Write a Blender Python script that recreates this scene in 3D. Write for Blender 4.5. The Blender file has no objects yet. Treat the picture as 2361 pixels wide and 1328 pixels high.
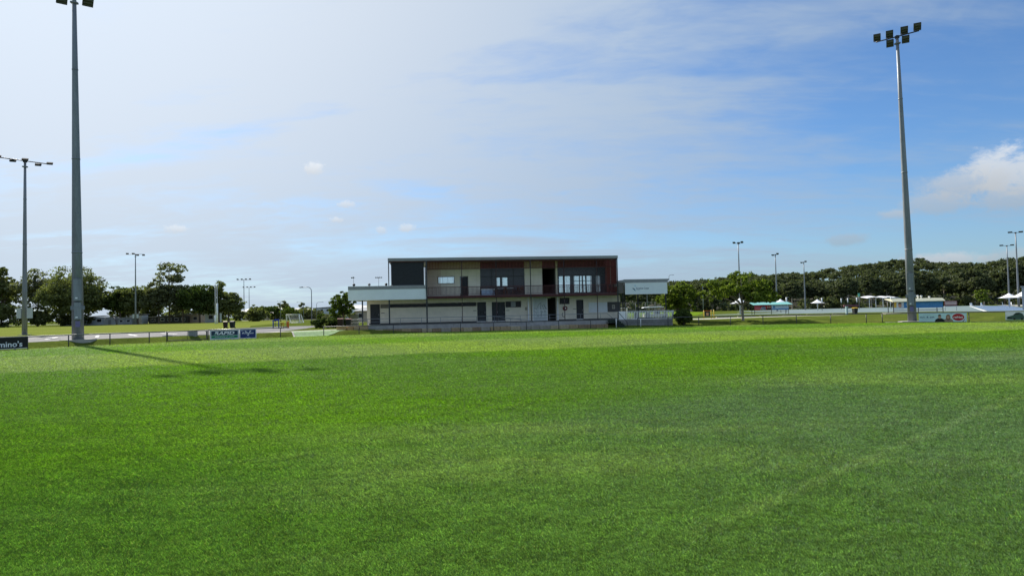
import bpy, bmesh, math, random
import numpy as np
from mathutils import Vector, Matrix, Euler

S = bpy.context.scene
COL = S.collection
R = math.radians
rnd = random.Random(7)
nrg = np.random.default_rng(11)

# ------------------------------------------------------------------ camera
EYE = 2.0
cam_d = bpy.data.cameras.new('camera')
cam_d.lens = 24.0
cam_d.sensor_width = 36.0
cam_d.clip_start = 0.05
cam_d.clip_end = 8000
cam = bpy.data.objects.new('camera', cam_d)
COL.objects.link(cam)
cam.matrix_world = Matrix.Translation((0, 0, EYE)) @ Matrix.Rotation(R(90) + math.atan(54 / 1574), 4, 'X') @ Matrix.Rotation(R(-1.25), 4, 'Z')
S.camera = cam

# ------------------------------------------------------------------ sun and sky
SUN_AZ = 39.8      # degrees left of straight ahead
SUN_EL = 36.0
sdir = Vector((-math.sin(R(SUN_AZ)) * math.cos(R(SUN_EL)), math.cos(R(SUN_AZ)) * math.cos(R(SUN_EL)), math.sin(R(SUN_EL))))
sun_d = bpy.data.lights.new('sun', 'SUN')
sun_d.energy = 5.0
sun_d.angle = R(0.9)
sun_d.color = (1.0, 0.94, 0.84)
sun = bpy.data.objects.new('sun', sun_d)
COL.objects.link(sun)
sun.rotation_euler = (-sdir).to_track_quat('-Z', 'Y').to_euler()

S.view_settings.view_transform = 'Standard'
S.view_settings.look = 'None'
S.view_settings.gamma = 1.0
S.view_settings.use_curve_mapping = False
S.view_settings.exposure = 0.62
S.render.engine = 'CYCLES'
S.cycles.use_denoising = True
S.cycles.max_bounces = 8
S.cycles.transparent_max_bounces = 12
S.cycles.sample_clamp_indirect = 6


class NT:
    """Small helper for writing node trees."""
    def __init__(s, nt): s.nt = nt
    def n(s, t, **kw):
        x = s.nt.nodes.new(t)
        for k, v in kw.items(): setattr(x, k, v)
        return x
    def l(s, a, b): s.nt.links.new(a, b)
    def put(s, sock, v):
        if isinstance(v, bpy.types.NodeSocket): s.l(v, sock)
        else: sock.default_value = v
    def m(s, op, a, b=0.0, c=None, clamp=False):
        x = s.n('ShaderNodeMath', operation=op, use_clamp=clamp)
        s.put(x.inputs[0], a); s.put(x.inputs[1], b)
        if c is not None: s.put(x.inputs[2], c)
        return x.outputs[0]
    def vm(s, op, a, b=(0, 0, 0), out=0):
        x = s.n('ShaderNodeVectorMath', operation=op)
        s.put(x.inputs[0], a)
        if op == 'SCALE': s.put(x.inputs[3], b)
        else: s.put(x.inputs[1], b)
        return x.outputs['Value'] if op in ('DOT_PRODUCT', 'LENGTH', 'DISTANCE') else x.outputs[0]
    def ss(s, v, a, b, lo=0.0, hi=1.0):
        x = s.n('ShaderNodeMapRange', interpolation_type='SMOOTHSTEP')
        s.put(x.inputs['Value'], v)
        for k, q in zip(('From Min', 'From Max', 'To Min', 'To Max'), (a, b, lo, hi)): s.put(x.inputs[k], q)
        return x.outputs[0]
    def mix(s, f, a, b, mode='MIX'):
        x = s.n('ShaderNodeMix', data_type='RGBA', blend_type=mode)
        s.put(x.inputs[0], f)
        for i, v in ((6, a), (7, b)):
            if isinstance(v, tuple) and len(v) == 3: v = (*v, 1)
            s.put(x.inputs[i], v)
        return x.outputs[2]
    def noise(s, vec, scale, detail=3, rough=0.55, dist=0.0, dims='3D'):
        x = s.n('ShaderNodeTexNoise', noise_dimensions=dims)
        s.put(x.inputs['Vector'], vec)
        x.inputs['Scale'].default_value = scale
        x.inputs['Detail'].default_value = detail
        x.inputs['Roughness'].default_value = rough
        x.inputs['Distortion'].default_value = dist
        return x.outputs['Fac']
    def ramp(s, f, pts):
        x = s.n('ShaderNodeValToRGB')
        e = x.color_ramp.elements
        while len(e) < len(pts): e.new(0.5)
        for el, (p, c) in zip(e, pts):
            el.position = p; el.color = (*c, 1)
        s.put(x.inputs[0], f)
        return x.outputs[0]
    def mapped(s, vec, rot=(0, 0, 0), scale=(1, 1, 1), loc=(0, 0, 0)):
        x = s.n('ShaderNodeMapping')
        s.put(x.inputs['Vector'], vec)
        x.inputs['Rotation'].default_value = rot
        x.inputs['Scale'].default_value = scale
        x.inputs['Location'].default_value = loc
        return x.outputs[0]


world = bpy.data.worlds.new('World')
S.world = world
world.use_nodes = True
w = NT(world.node_tree)
world.node_tree.nodes.clear()
w_out = w.n('ShaderNodeOutputWorld')
w_bg = w.n('ShaderNodeBackground')
w_bg.inputs['Strength'].default_value = 0.066
w.l(w_bg.outputs[0], w_out.inputs[0])
sky = w.n('ShaderNodeTexSky', sky_type='NISHITA')
sky.sun_disc = False
sky.sun_elevation = R(SUN_EL)
sky.sun_rotation = R(-SUN_AZ)
sky.altitude = 10
sky.air_density = 1.0
sky.dust_density = 0.6
sky.ozone_density = 2.0
direction = w.n('ShaderNodeTexCoord').outputs['Generated']
sep = w.n('ShaderNodeSeparateXYZ')
w.l(direction, sep.inputs[0])
dz = w.m('MAXIMUM', sep.outputs[2], 0.0)
inv = w.m('DIVIDE', 1.0, w.m('ADD', dz, 0.13))
flat = w.vm('SCALE', direction, inv)
comb = w.n('ShaderNodeCombineXYZ')
fs = w.n('ShaderNodeSeparateXYZ')
w.l(flat, fs.inputs[0])
w.l(fs.outputs[0], comb.inputs[0]); w.l(fs.outputs[1], comb.inputs[1])
plane = comb.outputs[0]
cs = w.vm('DOT_PRODUCT', direction, tuple(sdir))
glow = w.m('POWER', w.m('MAXIMUM', cs, 0.0), 3.6)
# high thin veil: wide soft sheets and streaks, thinning out away from the sun
p1 = w.mapped(plane, rot=(0, 0, R(48)), scale=(0.6, 1.1, 1))
n1 = w.noise(p1, 1.0, 6, 0.56, 0.7)
p2 = w.mapped(plane, rot=(0, 0, R(-22)), scale=(0.8, 3.0, 1), loc=(3.1, 1.7, 0))
n2 = w.noise(p2, 1.4, 5, 0.6, 0.9)
vsum = w.m('ADD', w.m('MULTIPLY', n1, 0.90), w.m('MULTIPLY', n2, 0.30))
# a clearer window of sky low on the right, and a thicker sheet towards the sun
gap_d = w.vm('DISTANCE', w.vm('MULTIPLY', direction, (1, 1, 1.6)), (0.62, 0.78, 0.20))
gap = w.ss(gap_d, 0.05, 0.62, 1.0, 0.0)
vsum = w.m('ADD', vsum, w.m('MULTIPLY', glow, 0.22))
vsum = w.m('SUBTRACT', vsum, w.m('MULTIPLY', gap, 0.34))
# a large ragged edge to the sheet, rising from the building to the upper right
big = w.noise(w.mapped(plane, rot=(0, 0, R(58)), scale=(0.30, 0.62, 1), loc=(1.37, 0.42, 0)), 1.0, 7, 0.60, 0.5)
rag = w.noise(w.mapped(plane, rot=(0, 0, R(20)), scale=(1.0, 1.7, 1)), 4.2, 4, 0.62, 0.6)
vsum = w.m('ADD', vsum, w.m('MULTIPLY', w.ss(big, 0.47, 0.53), 0.13))
vsum = w.m('ADD', vsum, w.m('MULTIPLY', w.m('SUBTRACT', rag, 0.5), 0.34))
veil = w.ss(vsum, 0.27, 0.86)
veil = w.m('MULTIPLY', veil, 0.95)
anti = w.m('MAXIMUM', w.m('MULTIPLY', cs, -1.0), 0.0)  # cloud brightness added behind the camera to lift the shaded facade
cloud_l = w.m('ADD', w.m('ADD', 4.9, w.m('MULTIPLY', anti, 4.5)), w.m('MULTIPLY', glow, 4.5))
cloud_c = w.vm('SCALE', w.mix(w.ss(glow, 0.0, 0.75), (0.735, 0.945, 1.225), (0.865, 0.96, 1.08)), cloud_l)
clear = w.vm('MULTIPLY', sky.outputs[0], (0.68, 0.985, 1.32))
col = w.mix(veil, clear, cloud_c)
# small fair-weather cumulus
def cloud_noise(rad, seed):
    dm = w.mapped(direction, loc=(seed, seed * 2.3, 0), scale=(1, 1, 1.7))
    return w.m('ADD', w.m('MULTIPLY', w.noise(dm, 1.5 / rad, 6, 0.66, 0.5), 0.62), w.m('MULTIPLY', w.noise(dm, 6.0 / rad, 4, 0.68, 0.4), 0.38))
NS_BIG = cloud_noise(0.095, 3.1); NS_SMALL = cloud_noise(0.026, 2.2)
def puff(col, d, rad, flatn, seed, bright, thr=(0.40, 0.62), op=0.9):
    d = Vector(d).normalized()
    right = d.cross(Vector((0, 0, 1))).normalized()
    up = right.cross(d)
    a = w.m('DIVIDE', w.vm('DOT_PRODUCT', direction, tuple(right)), rad)
    b = w.m('DIVIDE', w.vm('DOT_PRODUCT', direction, tuple(up)), rad * flatn)
    f = w.m('GREATER_THAN', w.vm('DOT_PRODUCT', direction, tuple(d)), 0.0)
    r2 = w.m('SQRT', w.m('ADD', w.m('MULTIPLY', a, a), w.m('MULTIPLY', b, b)))
    env = w.ss(r2, 0.0, 1.0, 1.0, 0.0)
    ns = NS_BIG if rad > 0.04 else NS_SMALL
    dens = w.m('MULTIPLY', w.ss(w.m('ADD', w.m('MULTIPLY', w.m('SUBTRACT', ns, 0.5), 2.4), w.m('SUBTRACT', w.m('MULTIPLY', env, 1.25), 0.55)), 0.0, 0.62), f)
    shade = w.m('ADD', 0.80, w.m('MULTIPLY', w.ss(b, -0.6, 0.7), 0.28))
    c = w.vm('SCALE', (0.93, 0.985, 1.05), w.m('MULTIPLY', shade, bright))
    return w.mix(w.m('MULTIPLY', dens, op), col, c)
def sky_dir(px, py):      # a direction in the sky, read off the photograph
    q = cam.matrix_world.to_3x3() @ Vector(((px - 1180.5) / 1574, -(py - 664) / 1574, -1))
    return q.normalized()
for (px, py, rad, fl, seed, br, op) in (
        (2335, 395, 0.10, 0.62, 3.1, 7.6, 0.85), (2230, 420, 0.10, 0.40, 5.7, 6.4, 0.62), (2150, 470, 0.085, 0.38, 7.3, 5.6, 0.5), (2330, 455, 0.09, 0.40, 2.6, 5.6, 0.55), (2060, 495, 0.045, 0.4, 1.9, 5.8, 0.6),
        (2180, 598, 0.10, 0.2, 8.2, 6.6, 0.8), (1950, 555, 0.06, 0.3, 4.4, 4.6, 0.45), (2330, 600, 0.07, 0.4, 9.9, 5.2, 0.5),
        (724, 388, 0.026, 0.8, 2.2, 8.8, 0.85), (800, 471, 0.032, 0.4, 6.3, 8.4, 0.7), (775, 507, 0.022, 0.5, 7.7, 8.4, 0.75),
        (408, 528, 0.036, 0.36, 0.6, 8.8, 0.85), (940, 526, 0.03, 0.45, 4.9, 8.2, 0.7), (880, 531, 0.018, 0.7, 3.6, 8.0, 0.6)):
    col = puff(col, sky_dir(px, py), rad, fl, seed, br, op=op)
# paler air low over the horizon
low = w.ss(dz, 0.0, 0.22, 1.0, 0.0)
col = w.mix(w.m('MULTIPLY', low, 0.30), col, w.vm('SCALE', (0.77, 0.95, 1.14), w.m('ADD', 5.0, w.m('MULTIPLY', glow, 2.5))))
w.l(col, w_bg.inputs[0])

# ------------------------------------------------------------------ materials
MATS = {}
def mat(name, c, rough=0.7, var=0.12, scale=3.0, bump=0.0, metal=0.0, spec=0.3, dirt=None, stretch=(1, 1, 1)):
    if name in MATS: return MATS[name]
    m = bpy.data.materials.new(name); m.use_nodes = True
    t = NT(m.node_tree)
    b = m.node_tree.nodes['Principled BSDF']
    pos = t.n('ShaderNodeTexCoord').outputs['Object']
    pm = t.mapped(pos, scale=stretch)
    n = t.noise(pm, scale, 5, 0.6)
    n2 = t.noise(pm, scale * 7.3, 3, 0.6)
    f = t.m('ADD', t.m('MULTIPLY', n, 0.7), t.m('MULTIPLY', n2, 0.3))
    k = t.ss(f, 0.3, 0.7, 1.0 - var, 1.0 + var)
    colr = t.vm('SCALE', tuple(c), k)
    if dirt:
        dn = t.noise(t.mapped(pos, scale=(1, 1, 0.35)), scale * 0.6, 6, 0.7)
        colr = t.mix(t.ss(dn, 0.5, 0.75, 0.0, dirt[1]), colr, dirt[0])
    t.put(b.inputs['Base Color'], colr)
    t.put(b.inputs['Roughness'], t.ss(n2, 0.3, 0.7, max(rough - 0.08, 0.02), min(rough + 0.08, 1)))
    b.inputs['Metallic'].default_value = metal
    b.inputs['Specular IOR Level'].default_value = spec
    if bump:
        bp = t.n('ShaderNodeBump'); bp.inputs['Distance'].default_value = 0.02; bp.inputs['Strength'].default_value = bump
        t.l(f, bp.inputs['Height']); t.l(bp.outputs[0], b.inputs['Normal'])
    MATS[name] = m
    return m

def leaf_mat(name, dark, light, trans=0.3):
    if name in MATS: return MATS[name]
    m = bpy.data.materials.new(name); m.use_nodes = True
    t = NT(m.node_tree); m.node_tree.nodes.clear()
    out = t.n('ShaderNodeOutputMaterial')
    g = t.n('ShaderNodeNewGeometry')
    pos = t.n('ShaderNodeTexCoord').outputs['Object']
    oi = t.n('ShaderNodeObjectInfo').outputs['Random']
    n = t.noise(pos, 0.55, 3, 0.6)
    f = t.m('ADD', t.m('MULTIPLY', g.outputs['Random Per Island'], 0.55), t.m('MULTIPLY', t.ss(n, 0.3, 0.7), 0.45))
    f = t.m('ADD', f, t.m('MULTIPLY', t.m('SUBTRACT', oi, 0.5), 0.35), clamp=True)
    c = t.mix(f, dark, light)
    d = t.n('ShaderNodeBsdfDiffuse'); t.l(c, d.inputs[0])
    tr = t.n('ShaderNodeBsdfTranslucent'); t.l(t.mix(1.0, c, (1.05, 1.15, 0.55), 'MULTIPLY'), tr.inputs[0])
    ms = t.n('ShaderNodeMixShader'); ms.inputs[0].default_value = trans
    t.l(d.outputs[0], ms.inputs[1]); t.l(tr.outputs[0], ms.inputs[2])
    gl = t.n('ShaderNodeBsdfGlossy'); gl.inputs['Roughness'].default_value = 0.5; gl.inputs[0].default_value = (0.6, 0.65, 0.6, 1)
    m2 = t.n('ShaderNodeMixShader'); m2.inputs[0].default_value = 0.012
    t.l(ms.outputs[0], m2.inputs[1]); t.l(gl.outputs[0], m2.inputs[2])
    t.l(m2.outputs[0], out.inputs[0])
    MATS[name] = m
    return m

def glass_mat(name, tint=(0.9, 0.95, 0.95), clear=0.85):
    if name in MATS: return MATS[name]
    m = bpy.data.materials.new(name); m.use_nodes = True
    t = NT(m.node_tree); m.node_tree.nodes.clear()
    out = t.n('ShaderNodeOutputMaterial')
    tr = t.n('ShaderNodeBsdfTransparent'); tr.inputs[0].default_value = (*tint, 1)
    gl = t.n('ShaderNodeBsdfGlossy'); gl.inputs['Roughness'].default_value = 0.03
    fr = t.n('ShaderNodeFresnel'); fr.inputs[0].default_value = 1.5
    ms = t.n('ShaderNodeMixShader'); t.l(t.m('ADD', fr.outputs[0], 1 - clear, clamp=True), ms.inputs[0])
    t.l(tr.outputs[0], ms.inputs[1]); t.l(gl.outputs[0], ms.inputs[2]); t.l(ms.outputs[0], out.inputs[0])
    MATS[name] = m
    return m

galv = mat('galvanised steel', (0.21, 0.23, 0.255), 0.55, 0.22, 2.0, metal=0.35, spec=0.4, dirt=((0.11, 0.12, 0.13), 0.5), stretch=(1, 1, 0.15))
galv_dark = mat('weathered galvanised steel', (0.20, 0.215, 0.225), 0.6, 0.2, 3.0, metal=0.3)
dark_metal = mat('dark grey metal', (0.035, 0.037, 0.042), 0.5, 0.15, 4)
black_paint = mat('black paint', (0.012, 0.012, 0.014), 0.5, 0.15, 4)
lamp_mat = mat('lamp housing', (0.035, 0.036, 0.036), 0.9, 0.2, 6, spec=0.05)
louver_mat = mat('lamp louver', (0.09, 0.092, 0.072), 0.9, 0.2, 6, spec=0.05)
white_paint = mat('white paint', (0.82, 0.82, 0.82), 0.5, 0.05, 3, dirt=((0.45, 0.45, 0.43), 0.35))
white_metal = mat('white powder coat', (0.72, 0.74, 0.76), 0.4, 0.05, 3)
cream = mat('cream rendered wall', (0.77, 0.695, 0.565), 0.9, 0.07, 1.3, 0.25, dirt=((0.5, 0.45, 0.37), 0.35))
panel_cream = mat('cream cladding panel', (0.77, 0.70, 0.575), 0.85, 0.06, 0.9, 0.1, dirt=((0.54, 0.49, 0.41), 0.3))
roof_grey = mat('grey roof fascia', (0.26, 0.27, 0.28), 0.45, 0.08, 1.5)
panel_white = mat('pale blue white panel', (0.74, 0.80, 0.82), 0.35, 0.04, 1.0)
maroon = mat('dark red paint', (0.070, 0.017, 0.018), 0.55, 0.2, 4)
maroon_bright = mat('oxide red batten', (0.17, 0.040, 0.032), 0.6, 0.2, 4)
soffit = mat('timber soffit', (0.23, 0.17, 0.12), 0.7, 0.2, 2, stretch=(0.3, 4, 1))
screen_dark = mat('charcoal shade mesh', (0.028, 0.030, 0.036), 0.8, 0.15, 6)
glaz_dark = mat('dark tinted glazing', (0.010, 0.011, 0.016), 0.2, 0.1, 2, spec=0.2)
door_dark = mat('charcoal door', (0.022, 0.024, 0.030), 0.45, 0.15, 3)
letter_black = mat('black letter', (0.004, 0.004, 0.005), 0.4, 0.05, 3)
concrete = mat('grey concrete', (0.34, 0.33, 0.33), 0.9, 0.18, 1.6, 0.3, dirt=((0.13, 0.13, 0.13), 0.6))
concrete_pale = mat('pale concrete', (0.38, 0.365, 0.33), 0.9, 0.12, 1.6, 0.2, dirt=((0.33, 0.31, 0.28), 0.5))
asphalt = mat('asphalt', (0.10, 0.10, 0.108), 0.9, 0.15, 0.8, 0.2, dirt=((0.13, 0.128, 0.125), 0.5))
road_pale = mat('pale road', (0.30, 0.28, 0.255), 0.9, 0.12, 0.2)
line_white = mat('white line paint', (0.74, 0.74, 0.72), 0.7, 0.1, 6)
glass = glass_mat('clear glass')
interior = mat('dim interior lining', (0.10, 0.10, 0.10), 0.9, 0.1, 1)
bark = mat('brown bark', (0.10, 0.078, 0.06), 0.95, 0.3, 5, 0.6, stretch=(1, 1, 0.2))
bark_pale = mat('pale smooth bark', (0.30, 0.26, 0.22), 0.9, 0.25, 4, 0.4, stretch=(1, 1, 0.25))
leaf_dark = leaf_mat('dark leaves', (0.066, 0.080, 0.034), (0.190, 0.210, 0.082), 0.48)
leaf_olive = leaf_mat('olive eucalypt leaves', (0.076, 0.086, 0.048), (0.210, 0.220, 0.116), 0.46)
leaf_forest = leaf_mat('bush forest leaves', (0.052, 0.064, 0.034), (0.128, 0.146, 0.072), 0.38)
leaf_green = leaf_mat('fresh green leaves', (0.040, 0.068, 0.012), (0.185, 0.240, 0.038), 0.45)
leaf_mid = leaf_mat('mid green leaves', (0.030, 0.050, 0.012), (0.110, 0.150, 0.034), 0.36)

# ------------------------------------------------------------------ mesh helpers
def link(o, parent=None):
    COL.objects.link(o)
    if parent is not None: o.parent = parent
    return o

class MB:
    def __init__(s): s.v = []; s.f = []; s.sm = []
    def add(s, vs, fs, smooth=False):
        k = len(s.v); s.v += [tuple(p) for p in vs]
        s.f += [tuple(i + k for i in f) for f in fs]; s.sm += [smooth] * len(fs)
        return s
    def box(s, x0, x1, y0, y1, z0, z1):
        vs = [(x0, y0, z0), (x1, y0, z0), (x1, y1, z0), (x0, y1, z0), (x0, y0, z1), (x1, y0, z1), (x1, y1, z1), (x0, y1, z1)]
        return s.add(vs, [(3, 2, 1, 0), (4, 5, 6, 7), (0, 1, 5, 4), (1, 2, 6, 5), (2, 3, 7, 6), (3, 0, 4, 7)])
    def obox(s, c, size, mtx=None):
        m = mtx or Matrix.Identity(3); a, b, d = (q / 2 for q in size)
        vs = [Vector(c) + m @ Vector((i * a, j * b, k * d)) for k in (-1, 1) for j, i in ((-1, -1), (-1, 1), (1, 1), (1, -1))]
        return s.add(vs, [(3, 2, 1, 0), (4, 5, 6, 7), (0, 1, 5, 4), (1, 2, 6, 5), (2, 3, 7, 6), (3, 0, 4, 7)])
    def tube(s, pts, r, n=8, caps=True):
        pts = [Vector(p) for p in pts]
        rs = r if isinstance(r, (list, tuple)) else [r] * len(pts)
        vs = []; up = None
        for i, p in enumerate(pts):
            d = (pts[min(i + 1, len(pts) - 1)] - pts[max(i - 1, 0)]).normalized()
            ref = Vector((0, 0, 1)) if abs(d.z) < 0.95 else Vector((1, 0, 0))
            a = d.cross(ref).normalized() if up is None else (up - d * up.dot(d)).normalized()
            up = a; b = d.cross(a)
            for k in range(n):
                t = 2 * math.pi * k / n
                vs.append(p + (a * math.cos(t) + b * math.sin(t)) * rs[i])
        fs = [(i * n + k, i * n + (k + 1) % n, (i + 1) * n + (k + 1) % n, (i + 1) * n + k) for i in range(len(pts) - 1) for k in range(n)]
        s.add(vs, fs, n > 5)
        if caps:
            k0 = len(s.v) - len(vs)
            s.f += [tuple(k0 + k for k in range(n))[::-1], tuple(k0 + (len(pts) - 1) * n + k for k in range(n))]; s.sm += [False, False]
        return s
    def poly(s, pts):
        return s.add(pts, [tuple(range(len(pts)))])
    def prism(s, outline, h0, h1, axis='y'):
        """outline (a, b) extruded along axis from h0 to h1: axis y -> (a, h, b); axis z -> (a, b, h); axis x -> (h, a, b)"""
        f = {'y': lambda a, b, h: (a, h, b), 'z': lambda a, b, h: (a, b, h), 'x': lambda a, b, h: (h, a, b)}[axis]
        n = len(outline)
        vs = [f(a, b, h0) for a, b in outline] + [f(a, b, h1) for a, b in outline]
        fs = [tuple(range(n)), tuple(range(2 * n - 1, n - 1, -1))] + [(i, i + n, (i + 1) % n + n, (i + 1) % n) for i in range(n)]
        return s.add(vs, fs)
    def lathe(s, prof, n=12, c=(0, 0, 0)):
        vs = [(c[0] + r * math.cos(2 * math.pi * k / n), c[1] + r * math.sin(2 * math.pi * k / n), c[2] + z) for r, z in prof for k in range(n)]
        fs = [(i * n + k, i * n + (k + 1) % n, (i + 1) * n + (k + 1) % n, (i + 1) * n + k) for i in range(len(prof) - 1) for k in range(n)]
        return s.add(vs, fs, True)
    def mesh(s, name, m):
        me = bpy.data.meshes.new(name); me.from_pydata(s.v, [], s.f)
        me.polygons.foreach_set('use_smooth', s.sm)
        me.materials.append(m)
        bm = bmesh.new(); bm.from_mesh(me); bmesh.ops.recalc_face_normals(bm, faces=bm.faces); bm.to_mesh(me); bm.free()
        me.update(); return me
    def build(s, name, m, parent=None, **kw):
        o = bpy.data.objects.new(name, s.mesh(name, m)); link(o, parent)
        for k, v in kw.items(): o[k] = v
        return o

def box(name, m, parent, x0, x1, y0, y1, z0, z1, **kw): return MB().box(x0, x1, y0, y1, z0, z1).build(name, m, parent, **kw)

def tag(o, label, cat, group=None):
    o['label'] = label; o['category'] = cat
    if group: o['group'] = group
    return o
def empty(name, loc, label, cat, group=None, rz=0.0):
    o = bpy.data.objects.new(name, None); link(o)
    o.location = loc; o.rotation_euler.z = rz; o.empty_display_size = 0.3
    return tag(o, label, cat, group)
def copy_tree(o, parent=None):
    c = o.copy(); COL.objects.link(c); c.parent = parent
    for ch in list(o.children): copy_tree(ch, c)
    return c
def structure(o): o['kind'] = 'structure'; return o

def text_mesh(name, s, m, parent, cx, cz, width, height, y, shear=0.0, bold=0.0, face=-1, depth=0.004):
    """flat lettering standing upright, centred at (cx, cz), fitted to width x height, facing -y"""
    cu = bpy.data.curves.new('lettering', 'FONT'); cu.body = s; cu.shear = shear; cu.offset = bold; cu.resolution_u = 3
    to = bpy.data.objects.new('lettering', cu); COL.objects.link(to)
    dg = bpy.context.evaluated_depsgraph_get(); me = bpy.data.meshes.new_from_object(to.evaluated_get(dg))
    bpy.data.objects.remove(to); bpy.data.curves.remove(cu)
    n = len(me.vertices); a = np.empty(n * 3, 'f'); me.vertices.foreach_get('co', a); a = a.reshape(-1, 3)
    lo, hi = a.min(0), a.max(0); b = np.zeros_like(a)
    b[:, 0] = cx + ((a[:, 0] - lo[0]) / (hi[0] - lo[0]) - 0.5) * width * (1 if face < 0 else -1)
    b[:, 2] = cz + ((a[:, 1] - lo[1]) / (hi[1] - lo[1]) - 0.5) * height
    b[:, 1] = y
    me.vertices.foreach_set('co', b.ravel()); me.materials.clear(); me.materials.append(m); me.name = name; me.update()
    return link(bpy.data.objects.new(name, me), parent)

def quad_mesh(name, V, m, smooth=False):
    """V: (n, 4, 3) array of separate quads"""
    n = len(V); me = bpy.data.meshes.new(name)
    me.vertices.add(n * 4); me.vertices.foreach_set('co', V.reshape(-1).astype('f'))
    me.loops.add(n * 4); me.loops.foreach_set('vertex_index', np.arange(n * 4, dtype='i'))
    me.polygons.add(n); me.polygons.foreach_set('loop_start', np.arange(0, n * 4, 4, dtype='i')); me.polygons.foreach_set('loop_total', np.full(n, 4, 'i'))
    me.materials.append(m); me.update(calc_edges=True); return me
# ------------------------------------------------------------------ ground
FENCE = [(-38.6, 43.5), (-37.0, 47.0), (-35.55, 50.1), (-34.1, 52.9), (-31.8, 55.4), (-29.35, 57.7), (-26.96, 60.3), (-23.85, 62.4), (-21.3, 64.7), (-18.4, 66.5),
         (-14.0, 68.7), (-8.8, 70.4), (-5.4, 70.9), (-2.0, 71.35), (1.4, 71.75), (4.8, 72.15), (8.2, 72.6), (11.6, 73.0), (15.0, 73.35), (18.2, 73.55), (21.1, 73.4), (24.3, 72.8), (27.5, 72.1), (30.6, 71.3),
         (34.0, 70.3), (37.3, 69.0), (39.8, 67.4), (42.4, 65.2), (45.2, 62.8), (47.6, 59.6)]
FX = np.array([p[0] for p in FENCE]); FY = np.array([p[1] for p in FENCE])
PLAT = 0.45
def fence_y(x): return np.interp(x, FX, FY)
def height(x, y):
    x = np.asarray(x, float); y = np.asarray(y, float)
    sl = (fence_y(x + 0.5) - fence_y(x - 0.5))
    out = (y - fence_y(x)) / np.sqrt(1 + sl * sl)
    out = np.where(x < FX[0], np.maximum(out, (FX[0] - x) * 1.0), out)
    out = np.where(x > FX[-1], np.maximum(out, (x - FX[-1]) * 1.0), out)
    wd = np.interp(x, [-20, -10, 14, 24], [1.9, 1.9, 3.0, 9.0])
    t = np.clip((out - 0.4) / (wd - 0.4), 0, 1)
    return PLAT * t * t * (3 - 2 * t)

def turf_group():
    """colour of the mown oval at a world position: broad mowing bands with sheen and shade painted in, and fine grain"""
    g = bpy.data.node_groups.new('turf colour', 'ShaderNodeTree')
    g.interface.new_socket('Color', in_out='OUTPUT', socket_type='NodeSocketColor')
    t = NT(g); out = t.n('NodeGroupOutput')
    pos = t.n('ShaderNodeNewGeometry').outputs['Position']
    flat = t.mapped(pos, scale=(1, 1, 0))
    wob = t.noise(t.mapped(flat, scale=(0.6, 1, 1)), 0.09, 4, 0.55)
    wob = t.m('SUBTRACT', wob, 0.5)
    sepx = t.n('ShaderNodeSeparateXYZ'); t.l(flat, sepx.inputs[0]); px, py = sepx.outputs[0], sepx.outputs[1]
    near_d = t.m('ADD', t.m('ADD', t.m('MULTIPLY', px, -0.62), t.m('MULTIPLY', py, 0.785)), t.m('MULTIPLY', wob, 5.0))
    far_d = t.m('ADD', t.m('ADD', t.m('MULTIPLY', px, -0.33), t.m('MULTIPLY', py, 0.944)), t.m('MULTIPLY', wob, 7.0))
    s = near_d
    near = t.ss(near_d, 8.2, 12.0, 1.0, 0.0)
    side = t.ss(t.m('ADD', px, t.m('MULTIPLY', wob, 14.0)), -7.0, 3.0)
    c = t.mix(near, (0.080, 0.166, 0.010), t.mix(side, (0.064, 0.138, 0.020), (0.086, 0.152, 0.058)))  # near grass darker left, greyer right: blade shade and sheen as colour
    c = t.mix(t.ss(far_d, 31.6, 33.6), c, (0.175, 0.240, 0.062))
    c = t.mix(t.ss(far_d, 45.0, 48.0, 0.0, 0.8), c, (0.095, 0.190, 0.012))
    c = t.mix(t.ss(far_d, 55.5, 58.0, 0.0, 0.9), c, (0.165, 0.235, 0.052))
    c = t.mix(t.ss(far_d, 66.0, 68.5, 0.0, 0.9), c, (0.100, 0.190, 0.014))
    # painted sheen: greyer drifts close by and on the right
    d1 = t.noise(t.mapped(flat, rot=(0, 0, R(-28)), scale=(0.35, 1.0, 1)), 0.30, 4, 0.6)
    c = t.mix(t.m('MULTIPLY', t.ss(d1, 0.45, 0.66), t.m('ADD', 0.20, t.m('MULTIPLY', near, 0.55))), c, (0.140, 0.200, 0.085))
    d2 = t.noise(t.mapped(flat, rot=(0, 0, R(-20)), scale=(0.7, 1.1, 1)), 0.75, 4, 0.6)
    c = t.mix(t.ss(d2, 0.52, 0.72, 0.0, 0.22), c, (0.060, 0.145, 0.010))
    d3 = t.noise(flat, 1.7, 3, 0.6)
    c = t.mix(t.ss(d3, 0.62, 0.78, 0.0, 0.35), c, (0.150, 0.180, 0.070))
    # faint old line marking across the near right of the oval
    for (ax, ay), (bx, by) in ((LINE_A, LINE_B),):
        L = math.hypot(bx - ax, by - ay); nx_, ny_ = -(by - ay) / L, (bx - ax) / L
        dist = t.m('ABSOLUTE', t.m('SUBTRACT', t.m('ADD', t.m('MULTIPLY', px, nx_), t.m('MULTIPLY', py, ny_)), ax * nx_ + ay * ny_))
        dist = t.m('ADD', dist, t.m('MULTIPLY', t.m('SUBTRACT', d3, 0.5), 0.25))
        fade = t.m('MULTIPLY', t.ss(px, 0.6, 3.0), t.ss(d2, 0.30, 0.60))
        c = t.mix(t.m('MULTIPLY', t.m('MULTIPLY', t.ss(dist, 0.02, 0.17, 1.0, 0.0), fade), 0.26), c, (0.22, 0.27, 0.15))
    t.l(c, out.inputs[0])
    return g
LINE_A, LINE_B = (0.70, 5.28), (9.45, 13.3)
TURF = turf_group()

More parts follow.
